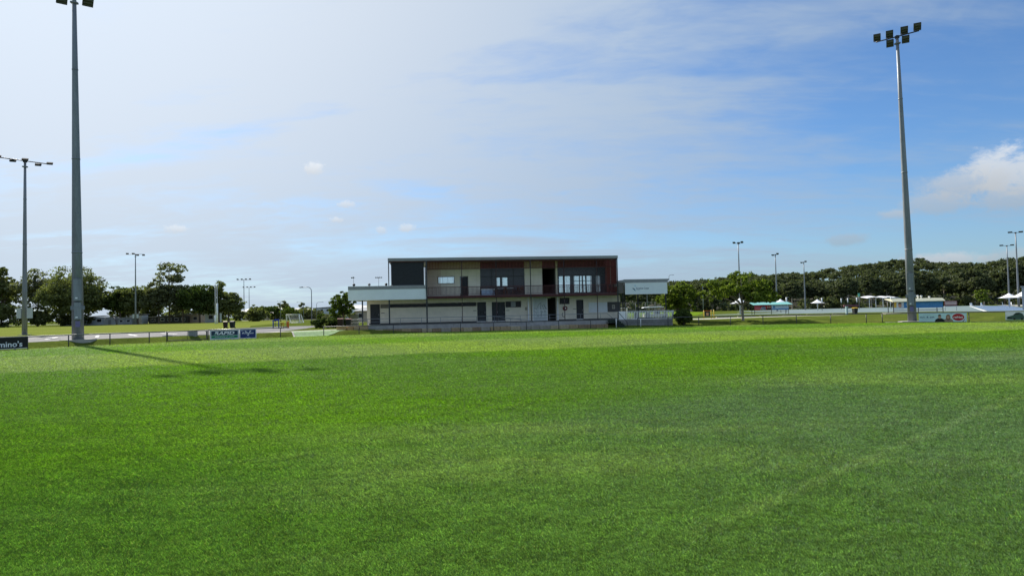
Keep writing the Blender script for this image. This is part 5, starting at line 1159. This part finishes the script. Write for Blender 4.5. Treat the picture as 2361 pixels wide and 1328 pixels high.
for k in range(6): MB().tube([(k * 1.6, 0, 0), (k * 1.6, 0, 2.6)], .035, 6).build('post', galv_dark, cf)
for z in (.1, 1.3, 2.58): MB().tube([(0, 0, z), (8, 0, z)], .025, 6).build('rail', galv_dark, cf)
wm = MB()
for k in range(60): wm.tube([(k * .27 - 2.5 if False else k * .134, 0.02, .1), (k * .134, 0.02, 2.58)], .006, 3, False)
wm.build('mesh', galv_dark, cf, kind='stuff')

# a person far off on the green, walking
def person(x, y, label, shirt, trousers):
    z = zf(x, y); me = bpy.data.meshes.new('person')
    J = [((0, 0, .95), .13), ((0, 0, 1.12), .115), ((0, 0, 1.36), .15), ((0, .01, 1.50), .055), ((0, .0, 1.58), .075), ((0, -.01, 1.68), .095), ((0, -.01, 1.76), .06),
         ((.10, 0, .90), .10), ((.11, -.16, .50), .065), ((.11, -.12, .09), .042), ((.11, -.26, .04), .035), ((-.10, 0, .90), .10), ((-.11, .10, .50), .065), ((-.11, .30, .14), .042), ((-.11, .22, .04), .035),
         ((.20, 0, 1.40), .06), ((.25, .12, 1.13), .042), ((.25, -.02, .90), .034), ((.25, -.06, .82), .03), ((-.20, 0, 1.40), .06), ((-.25, -.08, 1.13), .042), ((-.25, -.24, .94), .034), ((-.25, -.29, .88), .03)]
    E_ = [(0, 1), (1, 2), (2, 3), (3, 4), (4, 5), (5, 6), (0, 7), (7, 8), (8, 9), (9, 10), (0, 11), (11, 12), (12, 13), (13, 14), (2, 15), (15, 16), (16, 17), (17, 18), (2, 19), (19, 20), (20, 21), (21, 22)]
    me.from_pydata([p for p, r in J], E_, []); o = bpy.data.objects.new('person', me); link(o); o.location = (x, y, z)
    sk = o.modifiers.new('skin', 'SKIN')
    for i, v in enumerate(me.skin_vertices[0].data): v.radius = (J[i][1], J[i][1] * .85); v.use_root = i == 0
    su = o.modifiers.new('smooth', 'SUBSURF'); su.levels = 1; su.render_levels = 1
    me.materials.append(mat('skin', (0.40, 0.24, 0.17), 0.6, 0.05, 4))
    tag(o, label, 'person')
    MB().lathe([(.145, 1.0), (.17, 1.15), (.20, 1.38), (.17, 1.46), (.07, 1.51)], 12).build('shirt', shirt, o)
    for s_, pts in ((1, [(.10, 0, .98), (.11, -.16, .50), (.11, -.12, .14)]), (-1, [(-.10, 0, .98), (-.11, .10, .50), (-.11, .29, .17)])): MB().tube(pts, [.125, .085, .065], 8).build('trouser_leg', trousers, o)
    MB().lathe([(.10, 1.64), (.105, 1.70), (.08, 1.77), (0, 1.80)], 10, (0, .015, 0)).build('hair', mat('dark hair', (0.03, 0.02, 0.015), 0.7), o)
person(75.8, 280, 'person in a white top and dark trousers walking on the far green', white_paint, mat('dark trousers', (0.02, 0.022, 0.03), 0.8))
# ------------------------------------------------------------------ trees, houses, hill and forest
def leaf_quads(rg, centers, radii, per, size, up=0.35, flat=0.6):
    """leaf sized quads gathered in clumps round each centre"""
    n = len(centers); C = np.repeat(centers, per, 0); Rr = np.repeat(radii, per)
    d = rg.normal(size=(n * per, 3)); d /= np.linalg.norm(d, axis=1, keepdims=True) + 1e-9
    P = C + d * (Rr * rg.uniform(0.25, 1.0, n * per) ** 0.6)[:, None] * np.array([1, 1, flat])
    nrm = d + rg.normal(scale=0.7, size=d.shape) + np.array([0, 0, up]); nrm /= np.linalg.norm(nrm, axis=1, keepdims=True) + 1e-9
    a = np.cross(nrm, rg.normal(size=nrm.shape)); a /= np.linalg.norm(a, axis=1, keepdims=True) + 1e-9
    b = np.cross(nrm, a); s = size * rg.uniform(0.6, 1.35, n * per)[:, None]
    a = a * s; b = b * s * 0.62
    return np.stack([P - a, P - b * 1.0, P + a, P + b * 1.0], 1)
def crown_points(rg, blobs, n):
    w = np.array([b[3] * b[4] * b[5] for b in blobs]) ** 0.7; idx = rg.choice(len(blobs), n, p=w / w.sum()); B = np.array(blobs)[idx]
    d = rg.normal(size=(n, 3)); d /= np.linalg.norm(d, axis=1, keepdims=True); r = rg.uniform(0.45, 1.0, n) ** 0.45
    return B[:, :3] + d * r[:, None] * B[:, 3:6]
def tree_parts(seed, h, wd, trunk_h, style, leaf, per=14, nclump=130, clump_r=None, tr=0.25, nbl=7):
    rg = np.random.default_rng(seed); rr = random.Random(seed); blobs = []; limbs = MB()
    lean = rr.uniform(-.03, .03) * h; top = Vector((lean, rr.uniform(-.02, .02) * h, h * .82))
    fork = Vector((lean * .3, 0, trunk_h))
    limbs.tube([(0, 0, -.2), (0, 0, .1), fork * .5, fork, fork.lerp(top, .5), top], [tr * 1.35, tr, tr * .85, tr * .75, tr * .42, tr * .1], 8)
    if style == 'round':
        for k in range(nbl):
            a = 2 * math.pi * k / nbl + rr.uniform(-.4, .4); q = rr.uniform(.25, .62); z = trunk_h + (h - trunk_h) * rr.uniform(.22, .70); s_ = rr.uniform(.22, .34)
            blobs.append((wd * .5 * q * math.cos(a), wd * .5 * q * math.sin(a), z, wd * s_, wd * s_, (h - trunk_h) * rr.uniform(.20, .30)))
        blobs.append((lean, 0, h - (h - trunk_h) * .26, wd * .28, wd * .28, (h - trunk_h) * .25)); blobs.append((0, 0, trunk_h + (h - trunk_h) * .42, wd * .36, wd * .36, (h - trunk_h) * .33))
    elif style == 'airy':
        for k in range(nbl + 5):
            a = rr.uniform(0, 6.28); f = rr.uniform(.15, 1); z = trunk_h + (h - trunk_h) * (f * .92); q = rr.uniform(.3, .95) * (1 - .35 * f); s_ = rr.uniform(.10, .18)
            blobs.append((wd * .5 * q * math.cos(a) + lean * f, wd * .5 * q * math.sin(a), z, wd * s_ * 1.3, wd * s_ * 1.3, wd * s_ * .75))
        blobs.append((lean, 0, h * .95, wd * .16, wd * .16, wd * .1))
    elif style == 'spread':
        for k in range(nbl + 6):
            a = rr.uniform(0, 6.28); q = rr.uniform(.35, 1.0); z = trunk_h + (h - trunk_h) * (rr.uniform(.30, .85) * (1.08 - .55 * q * q)); s_ = rr.uniform(.13, .20)
            blobs.append((wd * .45 * q * math.cos(a), wd * .45 * q * math.sin(a), z, wd * s_, wd * s_, (h - trunk_h) * .16))
        blobs.append((lean, 0, h - (h - trunk_h) * .14, wd * .16, wd * .16, (h - trunk_h) * .14)); blobs.append((0, 0, trunk_h + (h - trunk_h) * .55, wd * .26, wd * .26, (h - trunk_h) * .22))
    elif style == 'bush':
        for k in range(nbl + 4):
            a = rr.uniform(0, 6.28); q = rr.uniform(.1, .62); z = h * rr.uniform(.16, .70); s_ = rr.uniform(.22, .34); blobs.append((wd * .5 * q * math.cos(a), wd * .5 * q * math.sin(a), z, wd * s_, wd * s_, h * .24))
        blobs.append((0, 0, h * .74, wd * .28, wd * .28, h * .24))
    for b in blobs:
        e = Vector(b[:3]); s0 = fork if style != 'airy' else fork.lerp(top, min(max((e.z - trunk_h) / max(h - trunk_h, .1) - .25, 0), .9))
        mid = s0.lerp(e, .5) + Vector((0, 0, (e - s0).length * (.10 if style != 'spread' else .02)))
        limbs.tube([s0, mid, e], [tr * .42, tr * .26, tr * .07], 5, False)
    cp = crown_points(rg, blobs, nclump); cr = clump_r or wd * .075
    V = leaf_quads(rg, cp, np.full(len(cp), cr) * rg.uniform(.6, 1.3, len(cp)), per, leaf)
    return V, limbs
TREE_CACHE = {}
def tree(x, y, name, label, seed, h, wd, trunk_h, style, lm, bm_=None, leaf=.3, group=None, key=None, rz=None, sc=None, z=None, **kw):
    z = zf(x, y) if z is None else z
    t = empty(name, (x, y, z), label, 'shrub' if name == 'shrub' else 'tree', group, rnd.uniform(0, 6.28) if rz is None else rz)
    if key is not None and key in TREE_CACHE: cm, tm = TREE_CACHE[key]
    else:
        V, limbs = tree_parts(seed, h, wd, trunk_h, style, leaf, **kw); cm = quad_mesh('crown', V, lm); tm = limbs.mesh('trunk', bm_ or bark)
        if key is not None: TREE_CACHE[key] = (cm, tm)
    link(bpy.data.objects.new('trunk', tm), t); link(bpy.data.objects.new('crown', cm), t)
    if sc: t.scale = sc
    return t
LG = 'trees along the far side of the left field'
for (x, y, h, wd, th, stl, lm, n, lb, kw) in (
    (-178, 232, 19.5, 13, 4, 'round', leaf_dark, 'broad_tree', 'tall dark rounded tree cut by the left edge of the picture', dict(nclump=345)),
    (-169, 226, 20.0, 9, 5, 'airy', leaf_dark, 'gum_tree', 'tall dark ragged tree behind the leftmost floodlight mast', dict(nclump=255)),
    (-158.5, 228, 18.6, 14, 4, 'airy', leaf_olive, 'gum_tree', 'open airy gum tree with sky showing through, right of the leftmost mast', dict(nclump=285)),
    (-150, 236, 12.5, 13, 2, 'round', leaf_dark, 'broad_tree', 'lower dark tree filling the gap left of the tall left mast', dict(nclump=300)),
    (-142.5, 222, 19.4, 18, 3.4, 'round', leaf_dark, 'fig_tree', 'great dark fig shaped tree right behind the tall left mast', dict(nclump=630, nbl=10)),
    (-131, 228, 12.8, 11, 3, 'round', leaf_mid, 'broad_tree', 'green rounded tree right of the great dark tree', dict(nclump=330)),
    (-124, 226, 12.6, 11, 3, 'round', leaf_dark, 'broad_tree', 'dark tree just right of the mid field floodlight mast', dict(nclump=330)),
    (-115.5, 230, 20.2, 11, 9, 'airy', leaf_olive, 'gum_tree', 'tallest open gum tree standing out above the middle of the tree row', dict(nclump=180)),
    (-116.5, 225, 13.6, 10, 3, 'round', leaf_olive, 'broad_tree', 'olive tree beneath the tall open gum tree', dict(nclump=330)),
    (-110, 228, 13.0, 10, 3, 'round', leaf_olive, 'broad_tree', 'olive tree right of the tall open gum tree', dict(nclump=300)),
    (-103.5, 226, 12.6, 12, 2.5, 'round', leaf_mid, 'broad_tree', 'bright green broad tree left of the white rugby posts', dict(nclump=450)),
    (-98, 228, 13.2, 10, 3, 'airy', leaf_dark, 'spiky_tree', 'spiky crowned dark tree just behind the white rugby posts', dict(nclump=330)),
    (-94.8, 228, 9.0, 8, 2, 'round', leaf_dark, 'broad_tree', 'low dark tree at the right end of the tree row', dict(nclump=255)),
    (-89.5, 240, 5.0, 7, 1, 'bush', leaf_dark, 'broad_tree', 'small dark tree just right of the tree row', dict(nclump=180))):
    tree(x, y, n, lb, int(-x * 7), h, wd * (1.32 if stl == 'round' else 1.1), th * (1.0 if stl == 'round' else 1) + (1.0 if stl == 'round' and x > -148 else 0), stl, lm, leaf=.36, group=LG, per=26 if stl == 'round' else 15, tr=.32, z=PLAT, **kw)
for k, (x, y, h, wd) in enumerate(((-185, 226, 8, 16), (-174, 220, 7.5, 16), (-164, 219, 8, 15), (-154, 221, 6.5, 14), (-146, 226, 5, 11), (-137, 242, 7.5, 13), (-129, 244, 7.5, 13), (-119, 246, 7.5, 14), (-107, 246, 7.5, 14))):
    tree(x, y, 'shrub', ('dark undergrowth shrub at the foot of the cut off tree at the left edge', 'dark undergrowth shrub left of the leftmost floodlight mast', 'dark undergrowth shrub right of the leftmost floodlight mast', 'dark undergrowth shrub under the airy gum tree', 'dark shrub left of the tall left mast below the trees', 'shrub behind the pale cabins right of the tall left mast', 'shrub behind the pale dome tent', 'shrub behind the flat white awning', 'shrub behind the long dark roofed cabin')[k], 300 + k, h, wd, .3, 'bush', leaf_dark, leaf=.4, group='shrubs under the left tree row', per=20, nclump=150, tr=.1, z=PLAT)
SG = 'shrubs and small trees before the distant houses'
names = ['rounded dark shrub nearest the tree row', 'small pale topped tree below the shorter distant mast', 'low olive shrub between the small trees', 'leafy green tree left of the first thin street lamp', 'dark pointed tree behind the thin street lamp', 'airy small tree over the pale roof', 'bright green bush left of the white goals', 'low green hedge bush behind the white goals', 'dark green tree behind the curved arm street lamp', 'brown green shrub right of the curved arm street lamp', 'small tree over the far right roofs', 'yellow green round bush by the road', 'low grey green bush beside the yellow green one', 'olive bush just left of the round tree', 'small bush behind the utility cabinet']
for k, (px, d, h, wd, lm, stl) in enumerate(((545, 300, 5.2, 8, leaf_dark, 'bush'), (587, 310, 7.0, 8, leaf_olive, 'round'), (600, 292, 3.2, 7, leaf_olive, 'bush'), (617, 300, 6.2, 10, leaf_mid, 'round'), (638, 304, 7.0, 7, leaf_dark, 'bush'), (652, 330, 8.6, 8, leaf_olive, 'airy'), (664, 296, 6.0, 10, leaf_green, 'bush'), (682, 290, 3.4, 9, leaf_mid, 'bush'), (708, 296, 5.4, 12, leaf_dark, 'bush'), (728, 292, 4.0, 8, leaf_olive, 'bush'), (697, 345, 8.0, 6, leaf_olive, 'airy'), (744, 282, 2.3, 4.5, leaf_green, 'bush'), (757, 280, 2.0, 6, leaf_olive, 'bush'), (774, 270, 2.4, 7, leaf_olive, 'bush'), (822, 262, 2.6, 8, leaf_dark, 'bush'))):
    X = (px - 1180.5) / 1574 * d; tree(X, d, 'shrub', names[k], 400 + k, h, wd, .5 if stl == 'bush' else 1.5, stl, lm, leaf=.42, group=SG, per=18, nclump=110, tr=.14, z=PLAT)
# nearer trees
tree(-22.3, 90, 'round_tree', 'round glossy green tree at the left end of the clubhouse', 511, 4.7, 3.6, 1.3, 'round', leaf_green, leaf=.15, per=24, nclump=170, tr=.10, clump_r=.30, z=PLAT)
for k, (x, y, h, wd) in enumerate(((-23.6, 83.5, 1.25, 1.9), (-22.1, 84, 1.35, 2.0), (-20.9, 84.4, 1.2, 1.6))):
    tree(x, y, 'shrub', ('leftmost dense dark shrub of the low hedge left of the terrace', 'middle dense dark shrub of the low hedge left of the terrace', 'rightmost dense dark shrub of the low hedge, beside the bins')[k], 530 + k, h, wd, .2, 'bush', leaf_mid, leaf=.09, group='low dark hedge shrubs left of the terrace', per=26, nclump=110, tr=.05, clump_r=.2, z=PLAT)
tree(19.7, 81.2, 'bushy_tree', 'dense bushy green tree beside the white balustrade', 521, 4.75, 4.6, 1.0, 'round', leaf_green, leaf=.14, per=26, nclump=260, tr=.12, clump_r=.32, nbl=9)
tree(18.9, 75.6, 'shrub', 'dark rounded shrub at the foot of the bushy tree by the fence', 523, 1.9, 2.3, .2, 'bush', leaf_mid, leaf=.11, per=26, nclump=150, tr=.06, clump_r=.24)
tree(26.6, 79.0, 'spreading_tree', 'wide spreading green tree with a pale trunk on the right bank', 522, 5.75, 8.2, 1.75, 'spread', leaf_green, bark_pale, leaf=.15, per=24, nclump=330, tr=.17, clump_r=.34, nbl=10, rz=.6)
tree(141, 205, 'small_tree', 'small bright tree against the forest above the blue court', 541, 5.2, 4.4, 1.0, 'round', leaf_green, leaf=.3, per=18, nclump=70, tr=.12, z=PLAT)
tree(160, 222, 'small_tree', 'small thin tree against the forest left of the right umbrellas', 542, 4.8, 3.4, 1.2, 'airy', leaf_mid, leaf=.3, per=18, nclump=50, tr=.10, z=PLAT)
tree(146, 193, 'small_tree', 'orange tinged bush behind the right hand umbrellas', 543, 4.6, 5.0, .5, 'bush', leaf_mat('rusty leaves', (0.04, 0.03, 0.012), (0.12, 0.08, 0.03), .25), leaf=.3, per=18, nclump=80, tr=.12, z=PLAT)

# far side of the right fields: wooded hill
SK = [(1400, 11.0), (1560, 12.4), (1600, 13.4), (1650, 13.4), (1700, 14.6), (1760, 14.5), (1800, 15.2), (1850, 15.4), (1900, 16.3), (1960, 17.7), (2000, 18.3), (2080, 20.4), (2140, 19.6), (2200, 18.6), (2240, 17.5), (2280, 18.6), (2330, 19.4), (2361, 20.0), (2600, 19.0), (2900, 15.0)]
TX = np.array([(p[0] - 1180.5) / 1574 for p in SK]); TZ = np.array([(p[1] - 2) / 300 for p in SK])
def hill_z(x, y):
    t = np.asarray(x) / np.asarray(y); crest = np.interp(t, TX, TZ) * 470 + 2 - 9.5
    crest = np.clip(crest, 0.5, None) * np.clip((t - .10) / .06, 0, 1) * np.clip((1.25 - t) / .2, 0, 1)
    f = np.clip((np.asarray(y) - 285) / 185, 0, 1); back = np.clip((900 - np.asarray(y)) / 380, 0, 1)
    return PLAT - .05 + crest * (f * f * (3 - 2 * f)) * np.where(np.asarray(y) > 520, back, 1)
ty = np.concatenate([np.linspace(272, 560, 30), np.linspace(600, 900, 6)]); tt = np.linspace(.08, 1.28, 70)
T_, Y_ = np.meshgrid(tt, ty); X_ = T_ * Y_; Z_ = hill_z(X_, Y_); nt = len(tt)
me = bpy.data.meshes.new('hill'); me.from_pydata(np.stack([X_, Y_, Z_], -1).reshape(-1, 3).tolist(), [], [(j * nt + i, j * nt + i + 1, (j + 1) * nt + i + 1, (j + 1) * nt + i) for j in range(len(ty) - 1) for i in range(nt - 1)])
me.polygons.foreach_set('use_smooth', [True] * len(me.polygons)); me.materials.append(mat('forest floor', (0.035, 0.035, 0.02), 0.95, 0.2, .1)); structure(link(bpy.data.objects.new('hill', me)))
# crowns of the forest up the slope: one mass
rg = np.random.default_rng(77); NV = []; nT = 900
yy = rg.uniform(288, 500, nT * 3); tq = rg.uniform(.14, 1.0, nT * 3); xx = tq * yy
keep = rg.uniform(0, 1, nT * 3) < .34; yy, xx = yy[keep], xx[keep]; zz = hill_z(xx, yy)
for x, y, z in zip(xx, yy, zz):
    h = rg.uniform(6.5, 11.0); r = rg.uniform(2.6, 4.6); cl = 16
    c = np.stack([x + rg.normal(0, r * .45, cl), y + rg.normal(0, r * .45, cl), z + h - np.abs(rg.normal(0, h * .20, cl)) - .3], -1)
    NV.append(leaf_quads(rg, c, rg.uniform(.9, 1.9, cl), 18, .60, flat=.55))
fo = link(bpy.data.objects.new('hillside_forest', quad_mesh('hillside_forest', np.concatenate(NV), leaf_forest))); fo['kind'] = 'stuff'
FG = 'tall trees along the front edge of the right forest'
i = 0
for k in range(58):
    t = .150 + k * .0143 + rnd.uniform(-.004, .004); d = rnd.uniform(252, 282); x = t * d
    v = k % 6; s_ = rnd.uniform(.76, 1.2); f = np.interp(t, [.15, .35, .55, .75], [.86, .88, 1.0, 1.28]) * s_
    tree(x, d, 'forest_tree', 'dark olive forest tree with a pale trunk in the wall of trees behind the courts', 600 + v, 11.0, 8.5, 4.2, 'airy' if v in (1, 4) else 'round', leaf_forest, bark_pale, leaf=.34, group=FG, key='forest%d' % v, sc=(f * rnd.uniform(.9, 1.1), f, f), per=32, nclump=220, tr=.22, nbl=8, z=PLAT)
sg_ = []
for k in range(120):
    t = rg.uniform(.14, 1.0); d = rg.uniform(250, 275); c = np.stack([t * d + rg.normal(0, 2.2, 10), d + rg.normal(0, 1.2, 10), PLAT + np.abs(rg.normal(1.6, 1.3, 10))], -1); sg_.append(leaf_quads(rg, c, rg.uniform(.7, 1.4, 10), 12, .6))
us = link(bpy.data.objects.new('forest_undergrowth', quad_mesh('forest_undergrowth', np.concatenate(sg_), leaf_forest))); us['kind'] = 'stuff'

# distant houses and cabins
hw = [mat('white house wall', (0.68, 0.68, 0.66), 0.8, 0.05, 1), mat('pale grey house wall', (0.50, 0.54, 0.58), 0.8, 0.05, 1), mat('tan house wall', (0.42, 0.34, 0.27), 0.8, 0.05, 1), mat('blue white house wall', (0.55, 0.63, 0.72), 0.8, 0.05, 1)]
hr_ = [mat('pale house roof', (0.62, 0.60, 0.57), 0.6, 0.05, 1), mat('grey house roof', (0.30, 0.32, 0.34), 0.6, 0.05, 1), mat('pinkish house roof', (0.55, 0.47, 0.43), 0.6, 0.05, 1)]
def house(px, d, wd, wall_h, roof_h, wm_, rm_, label, nw=3, storeys=1, dp=9.0, name='house', z=PLAT, skil=False, rz=0.0):
    X = (px - 1180.5) / 1574 * d; t = empty(name, (X, d, z), label, name, 'distant houses' if name == 'house' else 'cabins under the left trees', rz)
    box('wall', wm_, t, -wd / 2, wd / 2, 0, dp, 0, wall_h)
    if skil: MB().prism([(-wd / 2 - .3, wall_h + .02), (wd / 2 + .3, wall_h + roof_h * .4 + .02), (wd / 2 + .3, wall_h + roof_h * .4 + .14), (-wd / 2 - .3, wall_h + .14)], -.5, dp + .4, 'y').build('roof', rm_, t)
    else: MB().add([(-wd / 2 - .5, -.5, wall_h), (wd / 2 + .5, -.5, wall_h), (wd / 2 + .5, dp + .5, wall_h), (-wd / 2 - .5, dp + .5, wall_h), (-wd / 2 + wd * .28, dp / 2, wall_h + roof_h), (wd / 2 - wd * .28, dp / 2, wall_h + roof_h)], [(3, 2, 1, 0), (0, 1, 5, 4), (1, 2, 5), (2, 3, 4, 5), (3, 0, 4)]).build('roof', rm_, t)
    sh = wall_h / storeys
    for s_ in range(storeys):
        for k in range(nw):
            u = -wd / 2 + wd * (k + .5) / nw; ww = min(1.6, wd / nw * .5)
            f = MB().box(u - ww / 2, u + ww / 2, -.06, -.002, s_ * sh + sh * .35, s_ * sh + sh * .78).build('window', white_paint, t)
            box('pane', glaz_dark, f, u - ww / 2 + .08, u + ww / 2 - .08, -.075, -.061, s_ * sh + sh * .35 + .08, s_ * sh + sh * .78 - .08)
for a in ((598, 350, 16, 3.2, 2.6, hw[2], hr_[2], 'pink roofed house behind the small pale topped tree', 4), (655, 350, 15, 3.2, 2.2, hw[0], hr_[0], 'pale roofed house behind the bright green bush', 4), (688, 345, 14, 3.3, 2.3, hw[2], hr_[0], 'pale roofed house under the left pointing street lamp', 4), (722, 360, 12, 3.4, 2.2, hw[0], hr_[0], 'pale roofed house behind the curved arm street lamp', 3)): house(*a)
house(741, 318, 8.5, 5.0, 1.2, hw[1], hr_[1], 'pale grey two storey house with dark windows right of the near street lamp', 3, 2, skil=True)
house(760, 322, 8.0, 5.0, 1.4, hw[3], hr_[1], 'blue white two storey house left of the round tree', 3, 2, skil=True)
house(818, 300, 9.0, 4.6, 1.3, hw[0], hr_[0], 'white two storey house seen under the end of the low clubhouse roof', 3, 2)
house(838, 290, 10.0, 4.2, 1.2, hw[3], hr_[0], 'pale house beside the left clubhouse wall, under the low roof', 3, 1)
house(842, 150, 4.4, 2.4, .8, hw[2], hr_[1], 'small tan hut just left of the clubhouse wall', 2, 1, dp=4)
house(585, 420, 18, 5, 2.2, hw[0], hr_[0], 'far pale roof behind the shorter distant mast', 4, 1); house(628, 400, 16, 5.2, 2, hw[0], hr_[0], 'far pale roof behind the leafy green tree', 4, 1)
C_ = 'cabin'
house(158, 226, 6, 2.6, .8, hw[1], hr_[1], 'grey cabin left of the tall left mast under the trees', 2, 1, 5, C_, skil=True); house(217, 229, 6.4, 2.7, .9, hw[1], hr_[0], 'pale cabin with a dark door right of the tall left mast', 2, 1, 5, C_, skil=True)
house(287, 226, 4.8, 2.1, .5, mat('dull grey cabin wall', (0.26, 0.27, 0.27), 0.8, 0.1, 1), hr_[0], 'grey cabin with a bright white roof left of the mid field mast', 2, 1, 4, C_, skil=True); house(312, 234, 4.2, 3.0, .6, hw[1], hr_[1], 'pale grey cabin just behind the mid field mast', 1, 1, 4, C_, skil=True)
house(362, 236, 6.0, 2.2, 1.0, mat('dark cabin wall', (0.06, 0.06, 0.055), 0.8, 0.1, 1), hr_[0], 'dark cabin under a flat white awning right of the mid field mast', 2, 1, 4, C_, skil=True)
house(398, 232, 9.5, 2.4, 1.6, mat('dark cabin wall', (0.06, 0.06, 0.055), 0.8, 0.1, 1), hr_[1], 'long dark cabin with a thin sloping roof in the middle of the tree row', 4, 1, 5, C_, skil=True); house(440, 234, 5.5, 2.8, .9, hw[2], hr_[0], 'tan cabin with pale roof right of the long dark cabin', 2, 1, 5, C_, skil=True)
house(485, 232, 4.0, 3.2, .5, hw[1], hr_[1], 'small white grey cabin beside the white rugby posts', 1, 1, 4, C_, skil=True)
dt = empty('dome_tent', ((252 - 1180.5) / 1574 * 227, 227, PLAT), 'grey dome tent between two pale cabins under the trees', 'tent')
MB().prism([(2.1 * math.cos(R(a)), 2.7 * math.sin(R(a))) for a in range(0, 181, 15)], 0, 4, 'y').build('shell', mat('grey canvas', (0.36, 0.37, 0.37), 0.9, 0.1, 1), dt); MB().box(-.5, .5, -.03, -.002, 0, 1.7).build('flap', mat('dark canvas', (0.2, 0.2, 0.2), 0.9), dt)
